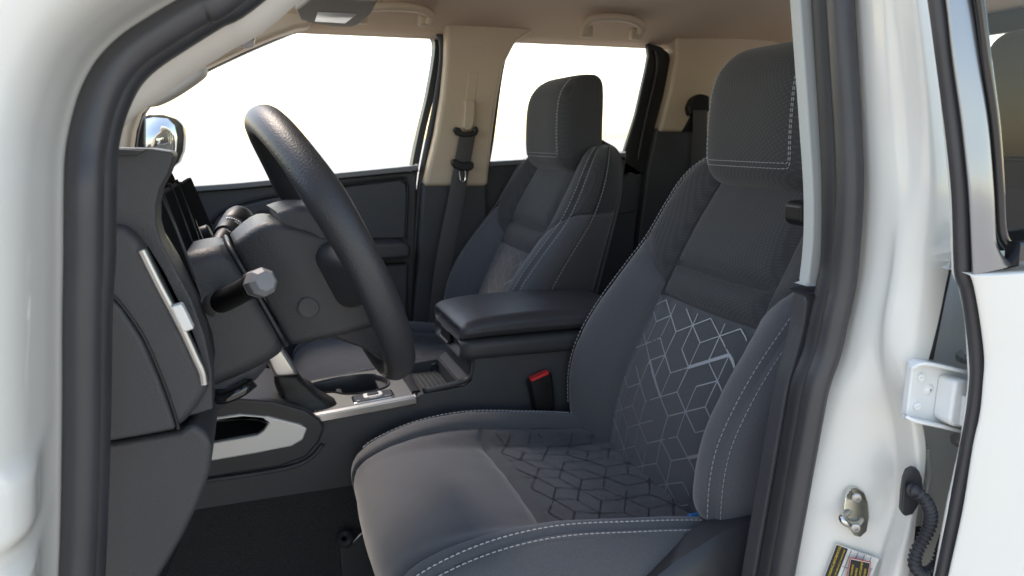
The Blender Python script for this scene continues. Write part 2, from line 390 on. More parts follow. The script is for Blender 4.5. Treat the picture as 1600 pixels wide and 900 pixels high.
DSEAL = [ (0.5472, 0.5130, 1.6401), (0.5558, 0.5070, 1.5940), (0.5655, 0.5003, 1.5417), (0.5756, 0.4937, 1.4882), (0.5839, 0.4870, 1.4333), (0.5954, 0.4870, 1.3760), (0.5999, 0.4870, 1.3582), (0.6083, 0.4870, 1.3447), (0.6195, 0.4870, 1.3150), (0.6307, 0.4870, 1.2770), (0.6350, 0.4870, 1.2513), (0.6355, 0.4870, 1.2192), (0.6335, 0.4870, 1.1868), (0.6284, 0.4870, 1.1206), (0.6223, 0.4870, 1.0524), (0.6152, 0.4870, 0.9822) ]
DFLANGE = [ (0.5421, 0.5180, 1.6408), (0.5527, 0.5120, 1.5946), (0.5639, 0.5053, 1.5421), (0.5718, 0.4987, 1.4882), (0.5794, 0.4920, 1.4331), (0.5907, 0.4920, 1.3755), (0.5958, 0.4920, 1.3576), (0.6048, 0.4920, 1.3451), (0.6170, 0.4920, 1.3140), (0.6264, 0.4920, 1.2760), (0.6315, 0.4920, 1.2501), (0.6311, 0.4920, 1.2179), (0.6306, 0.4920, 1.1852), (0.6228, 0.4920, 1.1191), (0.6182, 0.4920, 1.0502), (0.6109, 0.4920, 0.9797) ]
DSKIN = [ (0.5913, 0.4720, 1.3608), (0.5978, 0.4720, 1.3495), (0.6098, 0.4720, 1.3193), (0.6217, 0.4720, 1.2822), (0.6244, 0.4720, 1.2574), (0.6257, 0.4720, 1.2260), (0.6222, 0.4720, 1.1947), (0.6199, 0.4720, 1.1298), (0.6125, 0.4720, 1.0636), (0.6048, 0.4720, 0.9954) ]
FRAME_L = [ (0.5429, 0.5020, 1.6372), (0.5527, 0.4960, 1.5920), (0.5608, 0.4893, 1.5406), (0.5714, 0.4827, 1.4880), (0.5796, 0.4760, 1.4342), (0.5926, 0.4760, 1.3778), (0.5962, 0.4760, 1.3610) ]
FRAME_R = [ (0.5698, 0.5000, 1.6389), (0.5822, 0.4940, 1.5934), (0.5916, 0.4873, 1.5413), (0.6021, 0.4807, 1.4881), (0.6093, 0.4740, 1.4336), (0.6187, 0.4740, 1.3939), (0.6236, 0.4740, 1.3834), (0.6312, 0.4740, 1.3761) ]
GAP = [ (0.6482, 0.5500, 1.4400), (0.6518, 0.5500, 1.3958), (0.6529, 0.5500, 1.3505), (0.6494, 0.5500, 1.3178), (0.6458, 0.5500, 1.2845), (0.6430, 0.5500, 1.2576) ]

def head_z(x, y):
    k = abs((y - 1.34) / .66)
    z = 1.833 - .022 * k ** 2 - .066 * max(0, k - .55) ** 2 / .2
    z -= .05 * sstep(1.35, 1.8, x) ** 2
    return z
hx_ = [.10 + 1.68 * i / 40 for i in range(41)]; hy_ = [.665 + 1.35 * i / 44 for i in range(45)]
struct(obj('headliner', [(x, y, head_z(x, y)) for x in hx_ for y in hy_], grid_faces(41, 45), 'headlining', solid=-.012))
fl = [(-.75, 1.05), (-.55, .78), (-.42, .665), (.1, .655), (.6, .655), (1.3, .66), (1.8, .66)]
Vf = []
for x, z in cr(fl, 4):
    for y, dz in ((.60, .03), (.66, 0), (1.10, 0), (1.20, .05), (1.235, .22), (1.34, .24), (1.445, .22), (1.48, .05), (1.58, 0), (2.0, 0), (2.06, .03)): Vf.append((x, y, z + dz))
struct(obj('floor_carpet', Vf, grid_faces(len(Vf) // 11, 11), 'carpet'))

# ------------------------------------------------------------------ the cab body
cab = thing('pickup_cab', 'white pickup cab body with open front doorway, black seals and beige pillar trim', 'pickup truck', (.2, 1.34, .5))
# centre pillar, painted
S = []
for r in B_ROWS:
    a, b, c, d = [Vector(p) for p in r]
    m1 = a.lerp(b, .5) + Vector((-.004, -.004, 0)); m2 = c.lerp(d, .5) + Vector((-.006, -.008, 0))
    S.append([a + Vector((.03, .06, 0)), a + Vector((.004, .012, 0)), a, m1, b, c, m2, d, d + Vector((.006, .004, 0)), d + Vector((.012, .03, 0)), d + Vector((.012, .085, 0))])
S2 = cr_sections(S, 6)
S3 = [cr(s, 4) for s in S2]
pil = obj('centre_pillar', *loft(S3, False, False), 'jamb_paint', cab)
# recess behind the pillar that carries the rear door hinges
obj('hinge_recess', [(.60, .60, .6), (.60, .60, 1.36), (.64, .592, .6), (.64, .592, 1.36), (.74, .575, .6), (.74, .575, 1.36), (.86, .575, .6), (.86, .575, 1.36)], [(0, 1, 3, 2), (2, 3, 5, 4), (4, 5, 7, 6)], 'jamb_paint', cab, bevel=.01)
obj('hinge_recess', [(.60, .60, 1.36), (.585, .625, 1.72), (.675, .590, 1.36), (.65, .615, 1.72)], [(0, 1, 3, 2)], 'jamb_paint', cab)
obj('recess_rib', *tube(cr([(0.6831, 0.5720, 1.1444), (0.6905, 0.5720, 1.1129), (0.6894, 0.5720, 1.0821), (0.6929, 0.5720, 1.0182)], 6), .0025), 'jamb_paint', cab)
obj('rear_opening_seal', *sweep(cr(GAP, 6), circ(.006, 10, .003), fixed=(0, -1, 0)), 'rubber', cab)
# front pillar and hinge post, painted
SL = [Vector(p) for p in cr(SEAL_L, 14)]
rows = []
for i, p in enumerate(SL):
    t = (SL[min(i + 1, len(SL) - 1)] - SL[max(i - 1, 0)]); t.y = 0; t.normalize(); o_ = Vector((-t.z, 0, t.x))
    em = .007 * (sstep(1.165, 1.18, p.z) * sstep(1.29, 1.275, p.z) - .8 * sstep(1.215, 1.22, p.z) * sstep(1.24, 1.235, p.z))   # pressed swage
    rows.append([p + o_ * (a - (em if b in (-.085, -.108) else 0)) + Vector((0, b, 0)) for a, b in ((-.004, .05), (-.004, .012), (.006, .004), (.012, -.012), (.014, -.045), (.018, -.085), (.030, -.108), (.055, -.118), (.12, -.125), (.2, -.11))])
obj('front_pillar', *loft([cr(s, 4) for s in rows], False, False), 'white_paint', cab)
# weatherstrip around the whole doorway: bulb and inner lip
top = lambda dy, dz: [(.13, .66 + dy, 1.715 + dz), (.30, .672 + dy, 1.742 + dz), (.47, .662 + dy, 1.732 + dz)]
sill = lambda dy: [(.47, .60 + dy, .70), (.2, .59 + dy, .665), (-.05, .585 + dy, .68), (-.15, .58 + dy, .85)]
loop = SEAL_L + top(0, 0) + SEAL_R + sill(0)
bulb = [(.0135 * math.cos(a), .0125 * math.sin(a)) for a in [2 * math.pi * k / 16 for k in range(16)]]
obj('weatherstrip', *sweep(cr(loop, 6, True), bulb, closed=True, fixed=(0, 1, 0), cap=False), 'rubber_seal', cab)
loop2 = LIP_L + top(.03, -.012) + LIP_R + sill(.03)
lipp = [(.013 * math.cos(a), .0095 * math.sin(a)) for a in [2 * math.pi * k / 12 for k in range(12)]]
obj('seal_lip', *sweep(cr(loop2, 6, True), lipp, closed=True, fixed=(0, 1, 0), cap=False), 'rubber', cab)
# pillar garnish strips inside the seals
obj('pillar_garnish', *sweep(cr(STRIP, 6), [(-.004, -.011), (.012, -.011), (.012, .009), (-.004, .009)], fixed=(0, 1, 0)), 'light_grey_trim', cab, bevel=.003)
low = [(0.5960, 0.6720, 1.3096), (0.5942, 0.6720, 1.2735), (0.5869, 0.6720, 1.2358), (0.5778, 0.6720, 1.1979), (0.5706, 0.6720, 1.1352), (0.5633, 0.6720, 1.0711), (0.5547, 0.6720, 0.9971), (0.5482, 0.6720, 0.9381), (0.5394, 0.6720, 0.8693)]
obj('pillar_trim', *sweep(cr(low, 5), [(-.02, -.024), (.004, -.022), (.016, -.004), (.018, .026), (-.02, .026)], fixed=(0, 1, 0)), 'plastic', cab, bevel=.004)
ap = [Vector(p) for p in LIP_L[7:]] + [Vector((.13, .69, 1.703))]
rows = []
apc = [Vector(p) for p in cr(ap, 5)]
for i, p in enumerate(apc):
    t = (apc[min(i + 1, len(apc) - 1)] - apc[max(i - 1, 0)]); t.normalize(); o_ = Vector((t.z, 0, -t.x)).normalized()
    wd = .003 + .022 * sstep(0, len(apc) * .45, i)
    rows.append([p + o_ * .001, p + o_ * (wd * .5) + Vector((0, .004, 0)), p + o_ * wd + Vector((0, .012, 0)), p + o_ * wd * .9 + Vector((-.01, .04, 0)), p + o_ * wd * .2 + Vector((-.04, .10, 0))])
obj('pillar_garnish', *loft(rows, False, False), 'beige_pale', cab)
# far front pillar
obj('pillar_garnish', *prism([(-0.3600, 1.3081), (-0.2673, 1.4486), (-0.2576, 1.4949), (-0.2415, 1.5351), (-0.2126, 1.5665), (-0.0941, 1.6387), (-0.0038, 1.6847), (0.0727, 1.7191), (0.1222, 1.7378), (0.1578, 1.7439), (0.1606, 1.7954), (0.0616, 1.7813), (-0.0284, 1.7503), (-0.1466, 1.6884), (-0.2630, 1.6123), (-0.3657, 1.5165), (-0.4481, 1.3557)], 1.94, 2.02), 'beige', cab, bevel=.014, seg=4)
# far centre pillar: beige above, dark below
obj('pillar_trim', *prism([(0.4978, 1.7366), (0.4948, 1.6716), (0.4845, 1.5890), (0.4648, 1.4885), (0.4456, 1.4173), (0.4282, 1.3524), (0.6078, 1.3487), (0.6179, 1.4540), (0.6276, 1.5232), (0.6390, 1.5917), (0.6540, 1.6681), (0.6891, 1.7312), (0.7448, 1.7635), (0.7445, 1.8134), (0.4939, 1.8005)], 1.955, 2.04), 'beige', cab, bevel=.012, seg=4)
obj('pillar_trim', *prism([(0.4267, 1.3628), (0.4091, 1.1602), (0.3898, 0.9801), (0.3605, 0.7192), (0.6086, 0.6883), (0.6120, 1.1497), (0.6079, 1.3593)], 1.964, 2.04), 'plastic', cab, bevel=.01)
def plate(name, px_poly, y, m, thick=.004, bev=.002):
    return obj(name, *prism(px_poly, y - thick, y + .01), m, cab, bevel=bev)
plate('cap_cover', [(0.5630, 1.7142), (0.5982, 1.7156), (0.5962, 1.6863), (0.5609, 1.6851)], 1.956, 'beige', .0022, .002)
plate('height_slot', [(0.5552, 1.6492), (0.5834, 1.6516), (0.5719, 1.5589), (0.5392, 1.5052), (0.5358, 1.5135)], 1.956, 'beige', .0022, .003)
# rear quarter pillar on the far side
obj('quarter_trim', *prism([(1.1767, 1.7645), (1.1795, 1.7071), (1.1608, 1.6008), (1.1331, 1.4968), (1.5453, 1.4899), (1.5740, 1.7200), (1.5687, 1.7806)], 1.95, 2.03), 'beige', cab, bevel=.01)
obj('quarter_trim', *prism([(1.1305, 1.5080), (1.1035, 1.3766), (1.0731, 1.0860), (1.0864, 0.7145), (1.6677, 0.6494), (1.5931, 1.5019)], 1.962, 2.03), 'plastic', cab, bevel=.008)
# roof skin, rear wall with its window opening, far flank, near quarter, bulkhead
obj('roof', *box((.88, 1.34, 1.878), (.90, .66, .012)), 'white_paint', cab, bevel=.01)
RX = 1.80
def wall_with_hole(y0, y1, z0, z1, a0, a1, b0, b1, X):
    V = [(X, y0, z0), (X, y1, z0), (X, y1, z1), (X, y0, z1), (X, a0, b0), (X, a1, b0), (X, a1, b1), (X, a0, b1)]
    return V, [(0, 1, 5, 4), (1, 2, 6, 5), (2, 3, 7, 6), (3, 0, 4, 7)]
obj('rear_wall', *wall_with_hole(.52, 2.16, .6, 1.88, .80, 1.88, 1.33, 1.735, RX), 'plastic_black', cab, solid=.03)
obj('rear_window', [(RX + .012, .79, 1.32), (RX + .012, 1.89, 1.32), (RX + .012, 1.89, 1.745), (RX + .012, .79, 1.745)], [(0, 1, 2, 3)], 'glass', cab)
obj('rocker_panel', *box((.5, 2.10, .62), (1.3, .05, .10)), 'white_paint', cab, bevel=.02)
obj('quarter_panel', *box((1.60, .56, 1.1), (.22, .03, .65)), 'white_paint', cab, bevel=.02)
obj('bulkhead', *box((-.80, 1.34, .95), (.02, .80, .36)), 'plastic_black', cab)
obj('roof_rail', *box((.95, .64, 1.80), (.95, .045, .05)), 'white_paint', cab, bevel=.02)
obj('roof_rail', *box((.85, 2.07, 1.80), (.95, .045, .04)), 'white_paint', cab, bevel=.02)
obj('sill_plate', *box((.2, .60, .64), (.40, .07, .015)), 'plastic', cab, bevel=.008)

# striker, hinge, wiring boot and placards on the centre pillar
fwdn = Vector((-.56, -.83, 0)).normalized()           # the pillar faces the doorway
def on_pillar(p, nrm, pts, h0, h1, m, name, parent, bev=.001):
    """raised plate: outline of world points pushed along a normal"""
    V = [Vector(q) + nrm * h0 for q in pts] + [Vector(q) + nrm * h1 for q in pts]; n = len(pts)
    F = [tuple(range(n))[::-1], tuple(range(n, 2 * n))] + [(i, (i + 1) % n, (i + 1) % n + n, i + n) for i in range(n)]
    return fixn(obj(name, V, F, m, parent, bevel=bev))

# ------------------------------------------------------------------ rear door beside the open doorway
rd = thing('rear_door', 'closed white rear side door with black-edged window, right of the centre pillar', 'vehicle door', (.9, .47, .7))
S = []
for p in cr(DSKIN, 5):
    p = Vector(p); bulge = .022 * math.sin(min(1, max(0, (1.36 - p.z) / .5)) * math.pi * .6)
    S.append([p + Vector(d) for d in ((.060, .040, 0), (.022, .014, 0), (.005, .005, 0), (.001, .001, 0), (.010, -.003 - bulge * .1, 0), (.03, -.006 - bulge * .4, 0), (.08, -.008 - bulge, 0), (.2, -.004 - bulge, 0), (.7, .0, 0))])
S.append([q + Vector((0, 0, -.3)) for q in S[-1]])
# top edge rolls inward under the window
S = [[q + Vector((0, .03, .002)) for q in S[0]], [q + Vector((0, .008, .0015)) for q in S[0]]] + S
obj('door_skin', *loft([cr(s, 3) for s in S], False, False), 'white_paint', rd)
obj('edge_seal', *sweep(cr(DSEAL, 5), [(.007 * math.cos(a), .0072 * math.sin(a)) for a in [2 * math.pi * k / 12 for k in range(12)]], fixed=(0, -1, 0)), 'rubber_seal', rd)
obj('edge_flange', *sweep(cr(DFLANGE, 5), circ(.0022, 8, .0012), fixed=(0, -1, 0)), 'white_paint', rd)
FL, FR = cr(FRAME_L, 5), cr(FRAME_R, 5)
n_ = 40
def resamp(P, n):
    L = [0]
    for i in range(1, len(P)): L.append(L[-1] + float(np.linalg.norm(P[i] - P[i - 1])))
    return [np.array([np.interp(L[-1] * k / (n - 1), L, [q[j] for q in P]) for j in range(3)]) for k in range(n)]
A_, B_ = resamp(FL, n_), resamp(FR + [np.array((0.6400, 0.4740, 1.3710)), np.array((0.6484, 0.4740, 1.3688))], n_)
S = []
for a, b in zip(A_, B_):
    a, b = Vector(a), Vector(b)
    S.append([a + Vector((.028, .02, 0)), a, a.lerp(b, .15) + Vector((0, -.003, 0)), a.lerp(b, .6) + Vector((0, -.004, 0)), a.lerp(b, .88) + Vector((0, -.002, 0)), b + Vector((0, .004, 0)), b + Vector((.003, .016, 0))])
obj('window_frame', *loft([cr(s, 3) for s in S], False, False), 'frame_satin', rd)
obj('window_seal', *sweep(cr([(0.5679, 0.4920, 1.6222), (0.5801, 0.4880, 1.5923), (0.5926, 0.4840, 1.5411), (0.6090, 0.4820, 1.4882), (0.6217, 0.4800, 1.4329), (0.6297, 0.4800, 1.4014), (0.6376, 0.4800, 1.3877), (0.6528, 0.4800, 1.3788), (0.6725, 0.4800, 1.3778), (0.7460, 0.4800, 1.3828)], 6), circ(.0045, 10), fixed=(0, -1, 0)), 'gloss_black', rd)
obj('belt_moulding', *sweep([(0.6359, 0.4700, 1.3776), (0.6648, 0.4700, 1.3802), (0.7470, 0.4700, 1.3877)], [(-.006, -.010), (.004, -.010), (.004, .008), (-.006, .012)], fixed=(0, -1, 0)), 'gloss_black', rd, bevel=.002)
obj('window_pane', [(.575, .498, 1.66), (.60, .492, 1.30), (1.3, .492, 1.30), (1.3, .498, 1.72)], [(0, 1, 2, 3)], 'glass', rd)
obj('inner_panel', *box((1.14, .545, 1.05), (.26, .02, .34)), 'plastic_black', rd, bevel=.01)

# ------------------------------------------------------------------ passenger's front door, far side
pd = thing('front_door', 'closed front passenger door with dark trim panel and armrest below white window', 'vehicle door', (.1, 2.05, .7))

obj('door_panel', *prism([(-.62, .72), (-.62, 1.30), (-0.2006, 1.3468), (-0.1456, 1.3502), (-0.0262, 1.3570), (0.1302, 1.3700), (0.2611, 1.3810), (0.4064, 1.3905), (0.4183, 1.3801), (0.4141, 1.2835), (0.3975, 0.9979), (0.3752, 0.7174), (.37, .70)], 1.99, 2.06), 'plastic', pd, bevel=.008)
obj('belt_strip', *sweep(cr([(-0.2474, 2.0000, 1.3441), (-0.1459, 2.0000, 1.3542), (-0.0260, 2.0000, 1.3612), (0.1311, 2.0000, 1.3744), (0.2627, 2.0000, 1.3855), (0.4174, 2.0000, 1.3985)], 6), [(-.005, -.02), (.006, -.02), (.009, -.012), (.009, .03), (-.005, .03)], fixed=(0, 0, 1)), 'plastic_belt_sheen', pd, bevel=.003)
obj('upper_panel', *prism([(-0.1151, 1.2491), (-0.0917, 1.2836), (-0.0508, 1.3079), (0.0333, 1.3282), (0.1938, 1.3506), (0.3658, 1.3690), (0.3829, 1.3602), (0.3874, 1.3361), (0.3785, 1.2113), (0.2207, 1.2148), (0.0414, 1.2061), (-0.1138, 1.1874)], 1.972, 2.0), 'plastic', pd, bevel=.006)
obj('panel_bead', *tube(cr([(-0.1210, 1.9760, 1.2414), (-0.0937, 1.9760, 1.2882), (-0.0501, 1.9760, 1.3139), (0.0333, 1.9760, 1.3341), (0.1927, 1.9760, 1.3565), (0.3634, 1.9760, 1.3749), (0.3837, 1.9760, 1.3644), (0.3881, 1.9760, 1.3370), (0.3794, 1.9760, 1.2130)], 6), .0035, 8), 'plastic_black', pd)
obj('armrest', *prism([(-0.0369, 1.1924), (0.1017, 1.2081), (0.2463, 1.2146), (0.3601, 1.2129), (0.3803, 1.2017), (0.3794, 1.1673), (0.2443, 1.1643), (-0.0397, 1.1522)], 1.91, 1.995), 'vinyl', pd, bevel=.012, seg=4)
obj('pull_cup', *prism([(0.0034, 1.2984), (0.1096, 1.3081), (0.1069, 1.2589), (0.0037, 1.2563)], 1.966, 1.99), 'plastic_black', pd, bevel=.004)
obj('door_pull', *tube(cr([(-0.1617, 1.9500, 1.2931), (-0.1332, 1.9400, 1.2822), (-0.0987, 1.9300, 1.2555), (-0.0768, 1.9350, 1.2176)], 6), .011, 12), 'plastic_smooth', pd)
obj('lower_pocket', *prism([(0.0210, 1.1452), (0.3828, 1.1466), (0.3683, 0.8820), (0.0046, 0.8836)], 1.955, 1.995), 'plastic', pd, bevel=.01)
wf = [(-0.2982, 2.0350, 1.3020), (-0.2753, 2.0350, 1.4418), (-0.2648, 2.0350, 1.4953), (-0.2448, 2.0350, 1.5454), (-0.2017, 2.0350, 1.5853), (-0.0806, 2.0350, 1.6549), (0.0746, 2.0350, 1.7292), (0.1538, 2.0350, 1.7558), (0.2992, 2.0350, 1.7624), (0.4515, 2.0350, 1.7596), (0.4844, 2.0350, 1.7447), (0.4888, 2.0350, 1.7020), (0.4669, 2.0350, 1.5910), (0.4395, 2.0350, 1.4886), (0.4173, 2.0350, 1.3885), (0.4036, 2.0350, 1.2796)]
obj('window_frame', *sweep(cr(wf, 6), [(-.02, -.008), (.02, -.008), (.02, .010), (-.02, .010)], fixed=(0, -1, 0)), 'rubber', pd, bevel=.003)
obj('opening_seal', *tube(cr([(0.2781, 2.0000, 1.7630), (0.4440, 2.0000, 1.7628), (0.4849, 2.0000, 1.7502), (0.4965, 2.0000, 1.7183), (0.4917, 2.0000, 1.6559), (0.4760, 2.0000, 1.5727), (0.4527, 2.0000, 1.4715), (0.4288, 2.0000, 1.3605), (0.4130, 2.0000, 1.2298), (0.3984, 2.0000, 1.0872), (0.3777, 2.0000, 0.8667)], 6), .0085, 10), 'rubber', pd)
obj('window_pane', [(-.5, 2.045, 1.30), (.42, 2.045, 1.36), (.50, 2.045, 1.75), (.02, 2.045, 1.75)], [(0, 1, 2, 3)], 'glass', pd)
# ------------------------------------------------------------------ far rear door
fd = thing('rear_door', 'far rear passenger door with black window frame behind the passenger headrest', 'vehicle door', (.9, 2.05, .7))
obj('door_panel', *prism([(0.6063, 1.3981), (0.6082, 1.4051), (0.8053, 1.4173), (1.0186, 1.4282), (1.1012, 1.3804), (1.0731, 1.0860), (1.0780, 0.6298), (0.6027, 0.6890)], 1.985, 2.06), 'plastic', fd, bevel=.006)
obj('belt_strip', *sweep([(0.6020, 2.0000, 1.4049), (0.8094, 2.0000, 1.4151), (1.0343, 2.0000, 1.4279)], [(-.005, -.02), (.006, -.02), (.009, -.012), (.009, .03), (-.005, .03)], fixed=(0, 0, 1)), 'plastic_belt_sheen', fd, bevel=.003)
obj('window_frame', *prism([(1.1027, 1.7484), (1.1496, 1.7395), (1.1761, 1.7224), (1.1839, 1.6936), (1.1794, 1.6533), (1.1344, 1.4988), (1.1051, 1.3666), (1.0320, 1.3678), (1.0382, 1.4372), (1.0726, 1.5448), (1.1015, 1.6730), (1.1083, 1.7129)], 1.985, 2.006), 'plastic_black', fd, bevel=.006)
obj('top_frame', *sweep(cr([(0.6235, 2.0400, 1.3961), (0.6393, 2.0400, 1.4800), (0.6647, 2.0400, 1.6468), (0.6837, 2.0400, 1.7127), (0.7178, 2.0400, 1.7482), (0.8217, 2.0400, 1.7541), (0.9821, 2.0400, 1.7553), (1.1333, 2.0400, 1.7541)], 6), [(-.02, -.008), (.02, -.008), (.02, .008), (-.02, .008)], fixed=(0, -1, 0)), 'rubber', fd, bevel=.003)
obj('frame_rib', *tube(cr([(1.1258, 1.9800, 1.7293), (1.1325, 1.9800, 1.6723), (1.1005, 1.9800, 1.5262), (1.0794, 1.9800, 1.4149)], 6), .004, 8), 'plastic_smooth', fd)
obj('upper_panel', *prism([(1.0275, 1.3495), (1.0519, 1.3811), (1.0778, 1.3732), (1.0776, 1.2623), (1.0135, 1.2548), (0.6891, 1.2473), (0.6891, 1.3290)], 1.973, 2.0), 'plastic', fd, bevel=.005)
obj('window_pane', [(.60, 2.045, 1.38), (1.08, 2.045, 1.40), (1.16, 2.045, 1.76), (.68, 2.045, 1.76)], [(0, 1, 2, 3)], 'glass', fd)
# ------------------------------------------------------------------ rear bench
rb = thing('bench_seat', 'black rear bench seat with tall headrest seen through the rear door window', 'car seat', (1.30, 1.34, .66))
S = []
for z, xf, xb in ((.95, 1.36, 1.60), (1.1, 1.37, 1.62), (1.25, 1.42, 1.66), (1.36, 1.455, 1.68), (1.40, 1.48, 1.68), (1.415, 1.52, 1.66)):
    xf -= .15; xb -= .15
    S.append([(xf + .02, .70, z), (xf, .74, z), (xf - .005, 1.0, z), (xf + .01, 1.34, z), (xf - .005, 1.7, z), (xf, 1.94, z), (xf + .02, 1.98, z), (xb, 1.98, z), (xb, .70, z)])
fixn(obj('backrest', *loft(cr_sections(S, 4)), 'rear_fabric', rb, sharp=60))
for yc in (.98, 1.70):
    S = []
    for z, hw, x0, x1 in ((1.36, .10, 1.50, 1.60), (1.39, .118, 1.465, 1.625), (1.46, .124, 1.455, 1.635), (1.58, .124, 1.46, 1.64), (1.645, .118, 1.47, 1.635), (1.672, .10, 1.49, 1.62), (1.678, .07, 1.52, 1.60)):
        x0 -= .15; x1 -= .15
        S.append([((x0 + x1) / 2 - (x1 - x0) / 2 * a, yc + hw * b, z) for a, b in rrect(1, 1, .45, 5)])
    fixn(obj('headrest', *loft(cr_sections(S, 4)), 'rear_fabric', rb))
for zz in (1.44, 1.447): obj('piping', *tube([(1.302, .86, zz), (1.300, .98, zz), (1.302, 1.10, zz)], .0014, 6), 'fabric_dark', rb)
fixn(obj('cushion', *prism([(.99, .80), (.92, .88), (.93, .95), (.99, .985), (1.23, .955), (1.30, .93), (1.30, .80)], .70, 1.98), 'rear_fabric', rb, bevel=.03, seg=4))
obj('bench_base', *box((1.15, 1.34, .73), (.2, .60, .07)), 'plastic_black', rb)

# ------------------------------------------------------------------ front seats
Y1 = .98
_z  = [.86, .93, .98, 1.04, 1.09, 1.14, 1.19, 1.25, 1.30, 1.36, 1.41, 1.44, 1.458, 1.472]
b_cx = tab(_z, [.590, .572, .576, .588, .606, .630, .654, .680, .703, .736, .766, .790, .812, .838])
b_b  = tab(_z, [.025, .038, .046, .060, .070, .072, .064, .042, .024, .022, .024, .022, .016, .004])
b_w  = tab(_z, [.235, .245, .25, .252, .252, .252, .25, .248, .247, .241, .226, .200, .165, .10])
b_T  = tab(_z, [.17, .17, .165, .16, .15, .14, .13, .12, .11, .092, .070, .052, .034, .008])
b_e  = tab(_z, [.05, .05, .055, .06, .06, .06, .06, .055, .05, .045, .038, .03, .022, .010])
QC = .845
def back_surf(z, s):
    q = abs(s); sg = 1 if s >= 0 else -1
    cx, b, wd, T, e = float(b_cx(z)), float(b_b(z)), float(b_w(z)), float(b_T(z)), float(b_e(z))
    crest = cx - b
    if q <= QC:
        y = wd * q; x = cx - b * sstep(.48, QC, q) - .006 * math.cos(min(1, q / .5) * math.pi / 2)
    elif q <= 1:
        th = (q - QC) / (1 - QC) * math.pi / 2; y = wd * (QC + (1 - QC) * math.sin(th)); x = crest + e * (1 - math.cos(th))
    elif q <= 1.5:
        t = (q - 1) / .5; x0 = crest + e; x1 = cx + T; x = x0 + (x1 - x0) * t; y = wd - .025 * t * t
    else:
        t = (q - 1.5) / .5; y = (wd - .025) * math.cos(t * math.pi / 2) ** .6 if t < 1 else 0; x = cx + T + .02 * math.sin(t * math.pi / 2)
    return (x, Y1 + sg * y, z)
def make_seat():
    t = thing('bucket_seat', "driver's grey cloth bucket seat with printed cube pattern, beside the steering wheel", 'car seat', (.40, Y1, .66), 'front bucket seats')
    # --- backrest shell
    zs = [.86 + (1.472 - .86) * math.sin(i / 44 * math.pi / 2) for i in range(45)]
    ss = [-2 + 4 * i / 96 for i in range(96)]
    V = []
    for z in zs:
        for s in ss:
            p = Vector(back_surf(z, s)); n = surf_normal(back_surf, z, s); V.append(p - n * (.005 if abs(s) < 1.6 else 0))
    F = grid_faces(len(zs), len(ss), False, True)
    F.append(tuple((len(zs) - 1) * 96 + k for k in range(96)))
    back = obj('backrest', V, F, 'fabric_dark', t)
    SI = .54   # insert edge
    zseam = lambda q: 1.232 + .085 * min(1, (q - SI) / .40)       # lower bolster / shoulder seam
    dom = lambda z0, z1, s0, s1: (lambda a, b: (z0 + (z1 - z0) * a, s0 + (s1 - s0) * b))
    panel('printed_insert', back_surf, dom(.925, 1.212, -SI, SI), 'fabric_insert', back, 60, 44, la=.30, lb=.26, label='grey insert printed with silver cube lines')
    panel('mesh_panel', back_surf, dom(1.212, 1.268, -SI, SI), 'fabric_mesh', back, 18, 30, puff=.009, tuck=.009, la=.06, lb=.26, rad=.012)
    panel('mesh_panel', back_surf, dom(1.268, 1.435, -SI, SI), 'fabric_mesh', back, 34, 30, puff=.008, tuck=.009, la=.18, lb=.26, rad=.014)
    for sg in (1, -1):
        zb = .93 if sg > 0 else .985
        lo = lambda a, b: (zb + (zseam(SI + (.90 - SI) * b) - zb) * a, sg * (SI + (.90 - SI) * b))
        panel('bolster', back_surf, lo, 'fabric', back, 64, 30, la=.28, lb=.10)
        lo2 = lambda a, b: (zb + (zseam(.9 + .15 * b) - zb) * a, sg * (.9 + .15 * b))
        panel('bolster_edge', back_surf, lo2, 'fabric', back, 36, 12, puff=.002, la=.28, lb=.04, rad=.005)
        lo3 = lambda a, b: (zb + (zseam(1.1) - zb) * a, sg * (1.05 + .42 * b))
        panel('side_panel', back_surf, lo3, 'fabric_side', back, 36, 12, puff=.002, la=.28, lb=.09, rad=.005)
        hi = lambda a, b: (zseam(SI + (.90 - SI) * b) + (1.466 - zseam(SI + (.90 - SI) * b)) * a, sg * (SI + (.90 - SI) * b))
        panel('shoulder_panel', back_surf, hi, 'fabric_mesh', back, 30, 20, la=.20, lb=.09)
        hi2 = lambda a, b: (zseam(.9 + .15 * b) + (1.466 - zseam(.9 + .15 * b)) * a, sg * (.9 + .15 * b))
        panel('shoulder_edge', back_surf, hi2, 'fabric_mesh', back, 30, 10, puff=.002, la=.2, lb=.04, rad=.005)
        hi3 = lambda a, b: (zseam(1.1) + (1.466 - zseam(1.1)) * a, sg * (1.05 + .42 * b))
        panel('shoulder_side', back_surf, hi3, 'fabric_dark', back, 24, 12, puff=.002, la=.15, lb=.09, rad=.005)
        # stitching beside the crest seam
        for q, off in ((.882, .0040), (.916, .0012), (1.07, .0022)):
            zz = [.995 + (1.456 - .995) * i / 60 for i in range(61)]
            f = lambda z: Vector(back_surf(z, sg * q))
            N = [surf_normal(back_surf, z, sg * q) for z in zz]
            N = [n if n.dot(f(z) - Vector((float(b_cx(z)) + .08, Y1, z))) > 0 else -n for n, z in zip(N, zz)]
            v, fc = stitch([f(z) + n * off for n, z in zip(N, zz)], N)
            obj('stitching', v, fc, 'thread', back, smooth=False)
    # --- cushion
    spine = cr([(.215, .73), (.172, .79), (.142, .86), (.126, .915), (.133, .95), (.165, .969), (.24, .976), (.32, .968), (.42, .952), (.52, .942), (.62, .934), (.70, .93)], 1)
    sl_ = [0]
    for i in range(1, len(spine)): sl_.append(sl_[-1] + float(np.linalg.norm(spine[i] - spine[i - 1])))
